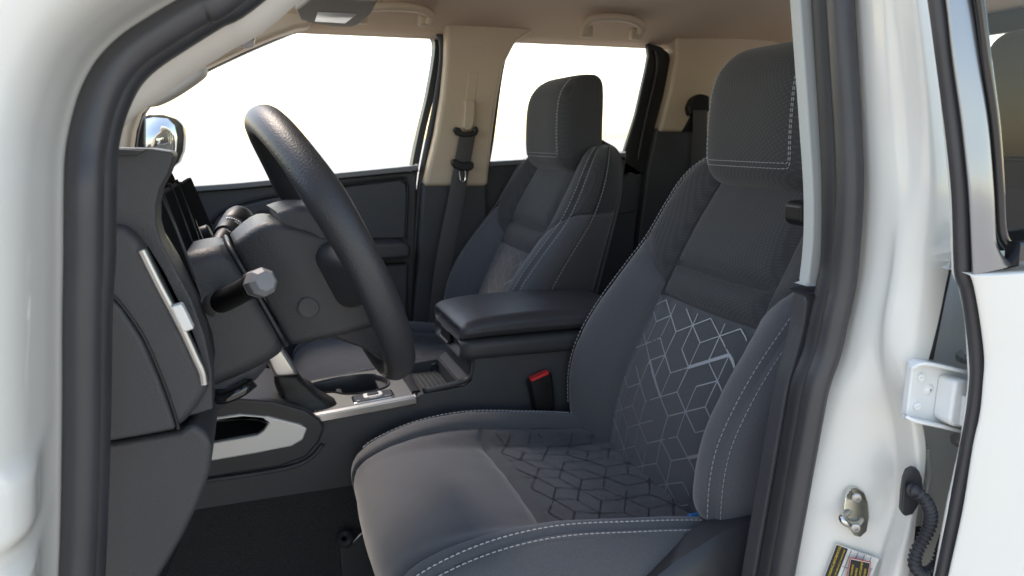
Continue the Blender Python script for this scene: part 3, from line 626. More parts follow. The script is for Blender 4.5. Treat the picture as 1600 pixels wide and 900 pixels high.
    sx, sz = tab(sl_, [p[0] for p in spine]), tab(sl_, [p[1] for p in spine])
    lift = tab(sl_, [0, 0, 0, 0, .002, .008, .024, .038, .042, .036, .02, .012])
    cw = tab(sl_, [.225, .235, .243, .248, .25, .252, .255, .257, .258, .258, .255, .25])
    ce = tab(sl_, [.03, .04, .055, .065, .07, .075, .08, .085, .085, .085, .08, .08])
    VX = lambda x: min(np.linspace(sl_[4], sl_[-1], 400), key=lambda v: abs(float(sx(v)) - x))
    def cush_surf(v, s):
        q = abs(s); sg = 1 if s >= 0 else -1
        x, z = float(sx(v)), float(sz(v)); tx, tz = float(sx(v + .004) - sx(v - .004)), float(sz(v + .004) - sz(v - .004))
        L = math.hypot(tx, tz); nx, nz = -tz / L, tx / L
        l, wd, e = float(lift(v)), float(cw(v)), float(ce(v)); C = .80
        if q <= C: y = wd * q; h = l * sstep(.5, C, q) + .006 * math.cos(min(1, q / .55) * math.pi / 2)
        elif q <= 1:
            th = (q - C) / (1 - C) * math.pi / 2; y = wd * (C + (1 - C) * math.sin(th)); h = l - e * (1 - math.cos(th))
        else:
            y = wd - .01 * (q - 1); h = l - e - (q - 1) * .16
        return (x + nx * h, Y1 + sg * y, z + nz * h)
    va = [sl_[0] + (sl_[-1] - sl_[0]) * i / 60 for i in range(61)]; sa = [-1.5 + 3 * i / 80 for i in range(81)]
    V = []
    for v in va:
        for s in sa:
            p = Vector(cush_surf(v, s)); n = surf_normal(cush_surf, v, s); n = n if n.dot(p - Vector((.42, Y1, .80))) > 0 else -n
            V.append(p - n * .004)
    cu = obj('cushion', V, grid_faces(61, 81), 'fabric_dark', t)
    v0, v1, v2 = sl_[0] + .01, VX(.338), VX(.66)
    CS = .68
    edge = lambda v: .80 - (.80 - CS) * sstep(sl_[2], sl_[5], v)
    # orientation: a along the seat, b across; keep normals outward by flipping b
    fr = lambda a, b: (lambda v: (v, edge(v) * (1 - 2 * b)))(v0 + (v1 - v0) * a)
    panel('front_panel', cush_surf, fr, 'fabric', cu, 64, 50, la=.42, lb=.32, edges=(0, 1, 1, 1))
    ins = lambda a, b: (lambda v: (v, edge(v) * (1 - 2 * b)))(v1 + (v2 - v1) * a)
    panel('cushion_insert', cush_surf, ins, 'fabric_insert', cu, 56, 50, la=.32, lb=.32, label='grey seat insert with embossed cube lines',
          extra=lambda a, b: .0035 * math.sin(a * 9.5 + .8) * sstep(0, .25, a) * sstep(0, .2, b) * sstep(0, .2, 1 - b))
    for sg in (1, -1):
        bo = (lambda a, b: (lambda v: (v, sg * (edge(v) + (.82 - edge(v)) * (b if sg < 0 else 1 - b))))(v0 + (v2 + .03 - v0) * a))
        panel('cushion_bolster', cush_surf, bo, 'fabric', cu, 90, 24, la=.7, lb=.08, edges=(0, 0, 1, 1))
        bo2 = (lambda a, b: (lambda v: (v, sg * (.82 + .19 * (b if sg < 0 else 1 - b))))(v0 + (v2 + .03 - v0) * a))
        panel('bolster_edge', cush_surf, bo2, 'fabric', cu, 56, 12, puff=.002, la=.7, lb=.04, rad=.005, edges=(0, 0, 1, 1))
        bo3 = (lambda a, b: (lambda v: (v, sg * (1.01 + .48 * (b if sg < 0 else 1 - b))))(v0 + (v2 + .03 - v0) * a))
        panel('side_panel', cush_surf, bo3, 'fabric_side', cu, 50, 12, puff=.002, la=.7, lb=.09, rad=.005, edges=(0, 0, 1, 1))
        for q, off, va_ in ((.802, .0040, .2), (.838, .0014, .2), (1.03, .0022, .03)):
            vv = [sl_[4] + va_ * .1 + (v2 - sl_[4] - va_ * .1) * i / 60 for i in range(61)]
            N = []
            for v in vv:
                n = surf_normal(cush_surf, v, sg * q); N.append(n if n.dot(Vector(cush_surf(v, sg * q)) - Vector((.42, Y1, .85))) > 0 else -n)
            vq, fq = stitch([Vector(cush_surf(v, sg * q)) + n * off for v, n in zip(vv, N)], N)
            obj('stitching', vq, fq, 'thread', cu, smooth=False)
    # --- printed cube lines and painted glints: segments of a triangular lattice laid on the inserts
    def lattice(S, u0, u1, s0, s1, su, ss_, centre, off, seed, keep, m, parent, wmul=1., frac=1, bold=1):
        rnd = random.Random(seed); V, F = [], []
        def seg(p, q, wd):
            n = 6; k = len(V); ok = False; pts = []
            for i in range(n + 1):
                uu = p[0] + (q[0] - p[0]) * i / n; sv = p[1] + (q[1] - p[1]) * i / n
                pts.append((uu, sv))
            d = Vector(((q[0] - p[0]) / su, (q[1] - p[1]) / ss_)); d.normalize(); pn = (-d.y, d.x)
            for i in range(n):
                a, b = pts[i], pts[i + 1]
                if not all(u0 < r[0] < u1 and s0 < r[1] < s1 for r in (a, b)): continue
                k = len(V)
                for r in (a, b):
                    for sgn in (-1, 1):
                        uu, sv = r[0] + pn[0] * wd * sgn * su, r[1] + pn[1] * wd * sgn * ss_
                        P = Vector(S(uu, sv)); nn = surf_normal(S, uu, sv); nn = nn if nn.dot(P - centre) > 0 else -nn
                        V.append(P + nn * off(uu, sv))
                F.append((k, k + 1, k + 3, k + 2))
        h = .040   # edge of one rhombus in metres
        ang = [R(30 + 60 * k) for k in range(6)]
        c0 = ((u0 + u1) / 2, (s0 + s1) / 2)
        for i in range(-8, 9):
            for j in range(-8, 9):
                bx, by = (i + .5 * j) * h * math.sqrt(3), j * h * 1.5      # lateral, upward
                for k, an in enumerate(ang):
                    if rnd.random() > keep: continue
                    m_ = 1; wd = rnd.choice((.0009, .0011, .0012)) * wmul
                    if k == 2 and rnd.random() < .16 * bold: m_ = rnd.choice((2, 3)); wd = .0030 * wmul
                    elif k == 0 and rnd.random() < .10 * bold: m_ = 2; wd = .0026 * wmul
                    f0 = 0 if frac == 1 else rnd.random() * (1 - frac)
                    f1_ = (f0 + frac) * m_
                    dx, dy = math.cos(an) * h, math.sin(an) * h
                    seg((c0[0] + (by + dy * f0) * su, c0[1] + (bx + dx * f0) * ss_), (c0[0] + (by + dy * f1_) * su, c0[1] + (bx + dx * f1_) * ss_), wd)
        return obj('print_and_glint_lines', V, F, m, parent, smooth=True, kind='stuff')
    lattice(back_surf, .940, 1.208, -SI + .02, SI - .02, .94, 1 / .25, Vector((.80, Y1, 1.08)), lambda u, s: .0044, 3, .88, 'print_and_glint', back, .9, 1, .5)
    def off_c(v, s):
        a = (v - v1) / (v2 - v1); b = .5 - s / (2 * CS)
        return .0052 + .0035 * math.sin(a * 9.5 + .8) * sstep(0, .25, a) * sstep(0, .2, b) * sstep(0, .2, 1 - b)
    lattice(cush_surf, v1 + .012, v2 - .02, -CS + .03, CS - .03, 1., 1 / .256, Vector((.45, Y1, .8)), off_c, 11, .9, 'print_dark', cu, .6, 1, 0)
    lattice(cush_surf, v1 + .012, v2 - .02, -CS + .03, CS - .03, 1., 1 / .256, Vector((.45, Y1, .8)), lambda v, s: off_c(v, s) + .0003, 23, .10, 'print_and_glint', cu, .5, .4, 0)  # short pale strips painted in as glints on the cushion lines
    # --- headrest: rounded pad with a stitched front panel
    hz0, hz1 = 1.394, 1.622
    hx = tab([1.394, 1.42, 1.46, 1.53, 1.58, 1.622], [.728, .713, .708, .705, .708, .722])
    def head_surf(z, s):
        tz = (z - hz0) / (hz1 - hz0)
        k = (1 - abs(2 * tz - 1) ** (4.6 if tz < .5 else 3.6)) ** .5 if 0 < tz < 1 else 0
        kx = max(.0, k); th = s * math.pi
        sup = lambda c, p: math.copysign(abs(c) ** p, c)
        hw = (.131 - .008 * tz) * (.80 + .20 * kx); hd = .066 * (.25 + .75 * kx)
        xf = float(hx(z)); xc = xf + .066 + .012 * tz
        return (xc - hd * sup(math.cos(th), .55), Y1 + hw * sup(math.sin(th), .50), z)
    zz = [hz0 + (hz1 - hz0) * a for a in spaced(34)]; V = [head_surf(z, -1 + 2 * i / 72) for z in zz for i in range(72)]
    F = grid_faces(34, 72, False, True); F += [tuple(range(72))[::-1], tuple(33 * 72 + k for k in range(72))]
    hd = fixn(obj('headrest', V, F, 'fabric_mesh', t))
    hc = Vector((.775, Y1, 1.52))
    # stitched seam lines: two rows down each side and along the lower edge
    for dz, dq in ((0, 0), (.008, .012)):
        pts = []
        for i in range(31): pts.append((1.612 - (1.612 - 1.452) * i / 30, -.222 + dq))
        for i in range(1, 9): a = R(90 * i / 8); pts.append((1.452 - .016 * math.sin(a) + dz * (i / 8), -.222 + dq + (1 - math.cos(a)) * .03))
        for i in range(1, 30): pts.append((1.436 + dz, (-.192 + dq) * (1 - 2 * i / 30)))
        for i in range(0, 9): a = R(90 * (1 - i / 8)); pts.append((1.452 - .016 * math.sin(a) + dz * (1 - i / 8), .222 - dq - (1 - math.cos(a)) * .03))
        for i in range(1, 31): pts.append((1.452 + (1.612 - 1.452) * i / 30, .222 - dq))
        N = []
        for z, s in pts:
            n = surf_normal(head_surf, z, s); P = Vector(head_surf(z, s)); N.append(n if n.dot(P - hc) > 0 else -n)
        v, f = stitch([Vector(head_surf(z, s)) + n * .0004 for (z, s), n in zip(pts, N)], N)
        obj('stitching', v, f, 'thread', hd, smooth=False)
    for sg in (-1, 1):
        obj('headrest_post', *tube([(.775, Y1 + sg * .06, 1.44), (.80, Y1 + sg * .06, 1.36)], .006), 'chrome', t)
    # --- plastic side shields and base
    for sg in (1, -1):
        S = []
        prof = ((.10, .80, .72), (.20, .83, .70), (.34, .865, .70), (.45, .90, .70), (.53, .955, .70), (.585, .985, .70), (.66, 1.00, .72), (.72, .99, .78)) if sg > 0 else \
               ((.10, .79, .72), (.20, .82, .70), (.30, .865, .70), (.37, .915, .70), (.43, .955, .70), (.49, .985, .70), (.55, 1.005, .70), (.62, 1.01, .71), (.69, 1.0, .74), (.75, .97, .80))
        for x, zt, zb in prof:
            S.append([(x, Y1 + sg * yy, z) for yy, z in ((.215, zb), (.27, zb + .01), (.285, (zt * .6 + zb * .4)), (.283, zt - .02), (.268, zt - .002), (.225, zt - .012))])
        fixn(obj('side_shield', *loft(cr_sections(S, 4)), 'plastic_smooth', t, sharp=50))
    obj('seat_base', *box((.42, Y1, .735), (.25, .20, .06)), 'plastic_black', t, bevel=.02)
    for sg in (1, -1):
        obj('seat_rail', *box((.36, Y1 + sg * .19, .668), (.33, .016, .02)), 'screw_steel', t, bevel=.004)
    return t
seat1 = make_seat()
seat2 = copy_tree(seat1)
seat2.location = Vector(seat1.location) + Vector((-.058, .72, 0))
seat2['label'] = 'passenger cloth bucket seat with printed cube pattern, beyond the centre armrest'

# ------------------------------------------------------------------ dashboard
da = thing('dashboard', 'dark grained dashboard end with side vent pod and silver trim strip, left of the wheel', 'dashboard', (-.2, .9, .9))
obj('upper_pad', *prism([(-0.1627, 1.4729), (-0.0797, 1.4710), (-0.0646, 1.4683), (-0.0629, 1.4645), (-0.0686, 1.4505), (-0.0762, 1.4376), (-0.0804, 1.4236), (-0.0818, 1.4071), (-0.0792, 1.3914), (-0.0717, 1.3719), (-0.0593, 1.3389), (-0.0509, 1.3046), (-0.0475, 1.2711), (-0.0492, 1.2343), (-0.0783, 1.2287), (-0.1882, 1.2429)], .70, .742), 'plastic_dash', da, bevel=.006, seg=4)
obj('pad_insert', *prism([(-0.1249, 1.4715), (-0.0846, 1.4697), (-0.0900, 1.4653), (-0.1255, 1.4651)], .695, .73), 'plastic_smooth', da, bevel=.001)
obj('dash_core', *prism([(-.62, 1.44), (-.25, 1.462), (-.13, 1.458), (-.105, 1.43), (-.10, 1.36), (-.085, 1.27), (-.085, 1.10), (-.14, .98), (-.62, .98)], .742, 1.16), 'binnacle', da, bevel=.01)
obj('dash_core', *prism([(-.62, 1.40), (-.30, 1.41), (-.24, 1.40), (-.215, 1.36), (-.22, 1.10), (-.30, .98), (-.62, .98)], 1.16, 2.0), 'plastic', da, bevel=.012)
obj('instrument_panel', *prism([(-0.1072, 1.4182), (-0.0954, 1.4208), (-0.0756, 1.3414), (-0.0659, 1.3017), (-0.0770, 1.2142), (-0.1245, 1.2190)], .78, 1.14), 'binnacle', da, bevel=.004)
# vent pod with end cover and trim
obj('vent_pod', *prism([(-0.1648, 1.4119), (-0.1172, 1.4096), (-0.1033, 1.4064), (-0.0949, 1.3996), (-0.0910, 1.3892), (-0.0835, 1.3686), (-0.0719, 1.3355), (-0.0604, 1.3019), (-0.0532, 1.2808), (-0.0501, 1.2668), (-0.0518, 1.2575), (-0.0609, 1.2430), (-0.0764, 1.2257), (-0.1028, 1.2239), (-0.1355, 1.2219), (-0.1859, 1.2222)], .682, .735), 'plastic_dash', da, bevel=.010, seg=5)
obj('end_cover', *prism([(-0.1699, 1.3659), (-0.1226, 1.3542), (-0.1121, 1.3391), (-0.0998, 1.3130), (-0.0891, 1.2758), (-0.0817, 1.2426), (-0.0789, 1.2272), (-0.1027, 1.2251), (-0.1354, 1.2231), (-0.1856, 1.2244)], .6775, .70), 'plastic_dash', da, bevel=.004, seg=4)
obj('cover_gap', *tube(cr([(-0.1426, 0.6820, 1.3691), (-0.1227, 0.6820, 1.3560), (-0.1109, 0.6820, 1.3392), (-0.0981, 0.6820, 1.3129), (-0.0873, 0.6820, 1.2756), (-0.0799, 0.6820, 1.2416), (-0.0776, 0.6820, 1.2257)], 5), .0016, 8), 'plastic_black', da)
obj('vent_recess', *prism([(-0.0939, 1.3954), (-0.0872, 1.3918), (-0.0761, 1.3676), (-0.0601, 1.3232), (-0.0503, 1.2835), (-0.0489, 1.2590), (-0.0559, 1.2537), (-0.0943, 1.3799)], .70, .80), 'plastic_black', da, bevel=.004)
ts = cr([(-0.0929, 0.6830, 1.3878), (-0.0887, 0.6830, 1.3756), (-0.0816, 0.6830, 1.3552), (-0.0742, 0.6830, 1.3356), (-0.0651, 0.6830, 1.3103), (-0.0585, 0.6830, 1.2892), (-0.0543, 0.6830, 1.2758), (-0.0535, 0.6830, 1.2650)], 6)
obj('trim_strip', *sweep(ts, [(.0042 * math.cos(q_), .0035 * math.sin(q_)) for q_ in [2 * math.pi * k / 14 for k in range(14)]], fixed=(.3, -1, .2)), 'silver', da)
obj('trim_tab', *on_pl([(-0.0734, 0.6720, 1.3391), (-0.0653, 0.6720, 1.3413), (-0.0635, 0.6720, 1.3378), (-0.0570, 0.6720, 1.3186), (-0.0638, 0.6720, 1.3164), (-0.0662, 0.6720, 1.3177)], .012), 'silver_flat', da, bevel=.0018)
obj('lower_panel', *prism([(-0.1889, 1.2161), (-0.1377, 1.2164), (-0.0776, 1.2208), (-0.0660, 1.2272), (-0.0561, 1.2154), (-0.0509, 1.2053), (-0.0514, 1.1985), (-0.0558, 1.1764), (-0.0680, 1.1465), (-0.0841, 1.1158), (-0.0985, 1.0926), (-0.1085, 1.0776), (-0.1237, 1.0333), (-0.2070, 1.0532)], .69, .80), 'plastic_dash', da, bevel=.009, seg=4)
obj('knee_panel', *prism([(-.30, 1.26), (-.075, 1.26), (-.072, 1.18), (-.09, 1.10), (-.16, 1.00), (-.30, .97)], .80, 1.22), 'plastic', da, bevel=.008)
for k in range(3):
    obj('vent_slot', *box((-.0715 , .79 + k * .016, 1.205 - k * .004), (.003, .004, .010)), 'plastic_smooth', da, bevel=.001)
# centre display and switches seen edge-on
cd = obj('centre_display', *prism([(-0.1152, 1.4077), (-0.1071, 1.4094), (-0.0922, 1.3628), (-0.0763, 1.3109), (-0.0857, 1.3074), (-0.1049, 1.3613)], 1.20, 1.47), 'binnacle', da, bevel=.002)
obj('display_bezel', *sweep([(-0.1082, 1.2050, 1.4132), (-0.0940, 1.2050, 1.3720), (-0.0747, 1.2050, 1.3110)], [(-.0022, -.003), (.0022, -.003), (.0022, .003), (-.0022, .003)], fixed=(0, -1, 0)), 'silver', cd, bevel=.0008)
obj('binnacle_bead', *tube([(-0.0839, 0.7750, 1.4258), (-0.0733, 0.7750, 1.3925), (-0.0601, 0.7750, 1.3427)], .0016, 8), 'plastic_smooth', da)
for bx in (.90, 1.0, 1.09): obj('binnacle_bead', *tube([(-.098, bx, 1.425), (-.083, bx, 1.37), (-.070, bx, 1.31)], .0022, 8), 'plastic_smooth', da)
obj('side_vent', *prism([(-0.1133, 1.3980), (-0.1059, 1.3998), (-0.0971, 1.3729), (-0.1039, 1.3682)], 1.24, 1.40), 'plastic_smooth', da, bevel=.002)
obj('rotary_knob', *lathe((-0.0895, 1.2200, 1.3294), (.92, -.05, .38), [(0, .014), (.012, .0135), (.022, .0125), (.024, .010)], 20), 'plastic_black', da, sharp=40)
obj('knob_ring', *lathe((-0.0811, 1.2200, 1.3320), (.92, -.05, .38), [(0, .0138), (.003, .0138), (.004, .012)], 20), 'chrome', da, sharp=40)

# ------------------------------------------------------------------ steering column and wheel
WC = Vector((.091, .98, 1.341)); WA = Vector((.911, .07, .412)).normalized(); WU = WA.cross(Vector((0, 1, 0))).normalized(); WU = WU if WU.z > 0 else -WU; WY = WA.cross(WU).normalized(); WY = WY if WY.y > 0 else -WY
def wl(a, y, u): return WC + WA * a + WY * y + WU * u
colm = thing('steering_column', 'dark grained steering column shroud carrying two stalks, between dashboard and wheel', 'steering column', tuple(wl(-.3, 0, -.05)))
def shroud_sec(a, hw, u0, u1, r, y0=0):
    c = (u0 + u1) / 2; h = (u1 - u0) / 2
    return [wl(a, y0 + p, c + q) for p, q in rrect(hw, h, r, 5)]
S = [shroud_sec(-.33, .070, -.060, .072, .019), shroud_sec(-.27, .072, -.068, .080, .019), shroud_sec(-.21, .072, -.074, .082, .019), shroud_sec(-.16, .070, -.080, .080, .019), shroud_sec(-.124, .066, -.080, .072, .019), shroud_sec(-.114, .062, -.076, .067, .028)]
fixn(obj('shroud', *loft(cr_sections(S, 4)), 'plastic_dash', colm, sharp=60))
S = [shroud_sec(-.32, .058, -.115, -.06, .02), shroud_sec(-.24, .060, -.112, -.06, .025), shroud_sec(-.17, .056, -.100, -.06, .02), shroud_sec(-.14, .05, -.088, -.06, .013)]
fixn(obj('lower_shroud', *loft(cr_sections(S, 4)), 'plastic', colm, sharp=60))
obj('gap_ring', *sweep(shroud_sec(-.110, .062, -.077, .067, .028), circ(.003, 8), closed=True, cap=False), 'plastic_smooth', colm)
# turn-signal stalk, towards the doorway
b0 = Vector((-0.0512, 0.9180, 1.2884)); b1 = Vector((-0.0300, 0.8750, 1.3049)); b2 = Vector((-0.0070, 0.8250, 1.3254)); b3 = Vector((0.0080, 0.7900, 1.3357))
obj('stalk_boot', *lathe((-0.0508, 0.9120, 1.2897), (.22, -1, .04), [(-.03, .028), (.004, .028), (.007, .0265), (.0075, .0235), (.004, .0225), (.009, .0205), (.012, .015), (.0125, .004)], 28), 'plastic_black', colm, sharp=35)
obj('boot_ring', *lathe((-0.0504, 0.9050, 1.2911), (.22, -1, .04), [(-.004, .0285), (.001, .0300), (.0025, .0295), (.003, .0270)], 28, False), 'plastic_smooth', colm, sharp=35)
st = obj('signal_stalk', *tube(cr([b0, b1, b2], 6), .0128, 16, scale=lambda t: 1.12 - .18 * t if t < .7 else .99 + .05 * (t - .7)), 'plastic_black', colm)
ax = (b3 - b2).normalized()
obj('stalk_collar', *lathe(b2 - ax * .004, ax, [(0, .0130), (.002, .0148), (.010, .0152), (.012, .0145)], 24), 'plastic_black', st, sharp=40)
tipV, tipF = lathe(b2 + ax * .008, ax, [(0, .0142), (.003, .0156), (.017, .0158), (.0245, .0105), (.0252, .001)], 8)
obj('stalk_tip', tipV, tipF, 'stalk_tip', st, sharp=25, bevel=.0022)
# wiper stalk, on the far side
c0 = Vector((-0.0511, 1.0450, 1.3362)); c1 = Vector((-0.0371, 1.0900, 1.3489)); c2 = Vector((-0.0243, 1.1350, 1.3624)); cx_ = (c2 - c0).normalized()
ws = obj('wiper_stalk', *lathe(c0, cx_, [(0, .011), (.02, .0135), (.036, .0145), (.038, .0175), (.066, .0205), (.068, .0192), (.070, .0205), (.098, .0215), (.106, .0200), (.110, .013)], 28), 'plastic_black', colm, sharp=40)
uu = cx_.orthogonal().normalized(); vv = cx_.cross(uu)
side = (Vector((0, 0, 1.48)) - c1).normalized(); side = (side - cx_ * side.dot(cx_)).normalized(); oth = cx_.cross(side)
parts = []
for k in range(-5, 6):
    an = R(k * 9); d = side * math.cos(an) + oth * math.sin(an); p = c0 + cx_ * .058 + d * .0203
    rot = Matrix((cx_, cx_.cross(d), d)).transposed(); parts.append(box(p, (.0011 if k % 5 else .0016, .0010, .0003), rot))
obj('dial_marks', *merge(*parts), 'ink_white', ws, smooth=False)
text('dial_text', 'INT', 'ink_white', ws, c0 + cx_ * .050 + side * .0196 - oth * .004, oth, cx_, .0055, lift=.0008)
text('dial_text', 'MIST', 'ink_white', ws, c0 + cx_ * .026 + side * .0150 - oth * .006, oth, cx_, .0045, lift=.0008)
# tilt lever under the column
obj('tilt_lever', *sweep(cr([(-0.0679, 0.9300, 1.1867), (-0.0595, 0.9100, 1.1810), (-0.0501, 0.9000, 1.1793), (-0.0340, 0.9000, 1.1838), (-0.0214, 0.9100, 1.1896)], 5), rrect(.006, .013, .004, 3), up=(0, 0, 1)), 'gloss_black', colm)

wh = thing('steering_wheel', 'black leather steering wheel seen edge-on from its left side', 'steering wheel', tuple(WC))
RR, rr = .1775, .0198
rim_path = [wl(.004 * math.cos(4 * math.pi * k / 96), RR * math.cos(2 * math.pi * k / 96), RR * math.sin(2 * math.pi * k / 96)) for k in range(96)]
S = []
for k in range(96):
    t = 2 * math.pi * k / 96; radial = WY * math.cos(t) + WU * math.sin(t)
    bump = 1 + .10 * math.exp(-((math.degrees(t) - 25) % 360 / 14) ** 2) + .10 * math.exp(-((math.degrees(t) - 155) / 14) ** 2)
    S.append([rim_path[k] + radial * (rr * .92 * bump * math.cos(a)) + WA * (rr * 1.05 * bump * math.sin(a)) for a in [2 * math.pi * j / 24 for j in range(24)]])
obj('rim', *loft(S, True, False, True), 'leather_wheel', wh)
def hub_sec(a, hw, u0, u1, r): return shroud_sec(a, hw, u0, u1, r)
S = [hub_sec(-.104, .062, -.072, .062, .010), hub_sec(-.100, .067, -.077, .067, .011), hub_sec(-.062, .078, -.088, .073, .012), hub_sec(-.034, .081, -.095, .054, .012), hub_sec(-.008, .083, -.100, .028, .012), hub_sec(.004, .080, -.095, .026, .012)]
hb = fixn(obj('hub_cover', *loft(cr_sections(S, 4)), 'plastic_dash', wh, sharp=60))
obj('screw_cap', *lathe(wl(-.066, -.0772, -.040), -WY, [(0, .0128), (.0022, .0128), (.0028, .0112)], 28), 'plastic_dash', hb, sharp=40)
S = [hub_sec(-.045, .074, .045, .078, .008), hub_sec(-.02, .080, .030, .073, .01), hub_sec(.02, .082, -.06, .052, .012), hub_sec(.035, .074, -.06, .03, .012)]
obj('airbag_pad', *loft(cr_sections(S, 4)), 'plastic', wh, sharp=50)
for sg in (-1, 1):
    S = [[wl((a0 + a1) / 2 + p, sg * y, -.022 + q) for p, q in rrect((a1 - a0) / 2, hu, min((a1 - a0) / 2, hu) * .8, 5)] for y, a0, a1, hu in ((.06, -.036, .018, .046), (.085, -.033, .016, .043), (.11, -.028, .014, .038), (.14, -.020, .012, .031), (.172, -.010, .010, .025))]
    fixn(obj('spoke', *loft(cr_sections(S, 4)), 'plastic_dash', wh, sharp=60))
S = [[wl(a, y, u) for a, y in ((a0, -hw), (a1, -hw * .9), (a1, hw * .9), (a0, hw))] for u, hw, a0, a1 in ((-.07, .060, -.070, .012), (-.10, .055, -.052, .012), (-.135, .046, -.026, .010), (-.172, .038, -.010, .008))]
fixn(obj('spoke', *loft(cr_sections(S, 4)), 'plastic_dash', wh, bevel=.006))

# ------------------------------------------------------------------ centre console
cn = thing('centre_console', 'dark centre console with silver shifter plate, cup holders and padded armrest', 'console', (.25, 1.34, .66))
zp = lambda x: 1.013 + .078 * (x - .09)
body = fixn(obj('console_body', *prism([(-.45, .70), (-.45, 1.06), (-.20, 1.068), (-.11, 1.066), (-.03, 1.056), (.035, 1.036), (.075, 1.012), (.09, zp(.09) - .006), (.245, zp(.245) - .006), (.255, 1.030), (.338, 1.036), (.352, 1.046), (.356, 1.088), (.66, 1.088), (.70, 1.0), (.70, .70)], 1.24, 1.44), 'plastic', cn, bevel=.006))
op = [(-0.1679, 1.0245), (-0.0884, 1.0272), (-0.0420, 1.0268), (-0.0173, 1.0214), (-0.0036, 1.0117), (-0.0105, 1.0001), (-0.0240, 0.9951), (-0.0891, 0.9916), (-0.1711, 0.9877)]
carve(body, prism([(.258, 1.008), (.332, 1.008), (.332, 1.2), (.258, 1.2)], 1.262, 1.425), prism(op, 1.15, 1.39),
      prism([(0.0796, 1.0437), (0.1960, 1.0309), (.21, .94), (.10, .94)], 1.30, 1.425))
obj('centre_stack', *prism([(-.5, 1.0), (-.5, 1.36), (-.18, 1.36), (-.15, 1.25), (-.10, 1.14), (-.075, 1.085), (-.07, 1.05)], 1.245, 1.43), 'plastic_black', cn, bevel=.01)
# front bezel with silver loop around the side pocket
bz = fixn(obj('pocket_bezel', *prism([(-0.1814, 1.0619), (-0.0830, 1.0649), (-0.0471, 1.0661), (0.0098, 1.0537), (0.0577, 1.0321), (0.0797, 1.0122), (0.0864, 0.9964), (0.0767, 0.9722), (0.0532, 0.9476), (0.0109, 0.9366), (-0.0977, 0.9341), (-0.1928, 0.9337)], 1.222, 1.2385), 'plastic_smooth', cn, bevel=.005, seg=4))
carve(bz, prism(op, 1.15, 1.39))
lp = fixn(obj('silver_loop', *prism([(-0.1830, 1.0374), (-0.0848, 1.0386), (-0.0459, 1.0402), (-0.0019, 1.0302), (0.0459, 1.0105), (0.0578, 1.0009), (0.0495, 0.9815), (0.0303, 0.9727), (-0.0259, 0.9683), (-0.0951, 0.9651), (-0.1896, 0.9630)], 1.2175, 1.2300), 'silver_flat', cn, bevel=.003, seg=3))
carve(lp, prism([(-0.2107, 1.0305), (-0.0871, 1.0324), (-0.0414, 1.0331), (-0.0141, 1.0273), (-0.0036, 1.0181), (-0.0114, 1.0068), (-0.0218, 1.0004), (-0.0879, 0.9962), (-0.2141, 0.9937)], 1.15, 1.39))
obj('pocket_hook', *tube(cr([(-0.0214, 1.3000, 0.9973), (-0.0200, 1.3000, 0.9864), (-0.0151, 1.3000, 0.9798), (-0.0094, 1.3000, 0.9850)], 5), .0022, 8), 'silver', cn)
obj('pocket_bead', *tube(cr([(-0.1947, 1.2360, 0.9266), (-0.0989, 1.2360, 0.9247), (0.0128, 1.2360, 0.9267), (0.0576, 1.2360, 0.9375), (0.0835, 1.2360, 0.9620)], 5), .004, 8), 'plastic', cn)
# shifter plate
def on_top(px, d=0): return px
pl = [(.012, 1.255), (.012, 1.425), (.10, 1.432), (.205, 1.432), (.245, 1.425), (.247, 1.30), (.247, 1.242), (.10, 1.242), (.06, 1.243)]
Vp = [(x, y, zp(x) - .006) for x, y in pl] + [(x, y, zp(x) + .003) for x, y in pl]; n_ = len(pl)
plate_ = fixn(obj('shifter_plate', Vp, [tuple(range(n_)), tuple(range(n_, 2 * n_))[::-1]] + [(i, i + n_, (i + 1) % n_ + n_, (i + 1) % n_) for i in range(n_)], 'plate_grey', cn, bevel=.003))
lobes = [(.062, 1.372), (.075, 1.352), (.098, 1.345), (.115, 1.338), (.132, 1.318), (.158, 1.306), (.186, 1.306), (.208, 1.318), (.216, 1.345), (.212, 1.375), (.192, 1.400), (.162, 1.412), (.125, 1.414), (.090, 1.408), (.068, 1.395)]
lob = cr([(x, y, 0) for x, y in lobes], 4, True)
carve(plate_, loft([[(p[0], p[1], .9) for p in lob], [(p[0], p[1], 1.2) for p in lob]]))
cup = [[(p[0] * k + .140 * (1 - k), p[1] * k + 1.362 * (1 - k), zp(p[0]) + h) for p in lob] for k, h in ((1.05, .0035), (1.04, .0060), (1.0, .0055), (.97, .0), (.95, -.03), (.93, -.060))]
cupV, cupF = loft(cup, True, False); cupF.append(tuple(5 * len(lob) + k for k in range(len(lob))))
obj('cup_holder', cupV, cupF, 'plastic_smooth', cn, sharp=60)
obj('cup_divider', *box((.128, 1.362, .985), (.006, .03, .022)), 'plastic_smooth', cn, bevel=.004)
obj('silver_rail', *sweep(cr([(.055, 1.246, zp(.055) + .001), (.09, 1.244, zp(.09) + .001), (.16, 1.243, zp(.16) + .001), (.247, 1.243, zp(.247) + .001)], 4), [(-.010, -.004), (.004, -.004), (.006, .002), (.004, .012), (-.010, .012)], fixed=(0, 0, 1)), 'silver', cn, bevel=.002)
obj('rear_bar', *sweep([(.252, 1.255, zp(.25) + .002), (.254, 1.34, zp(.25) + .003), (.252, 1.428, zp(.25) + .002)], rrect(.006, .008, .003, 3), fixed=(0, 0, 1)), 'plastic_smooth', cn)
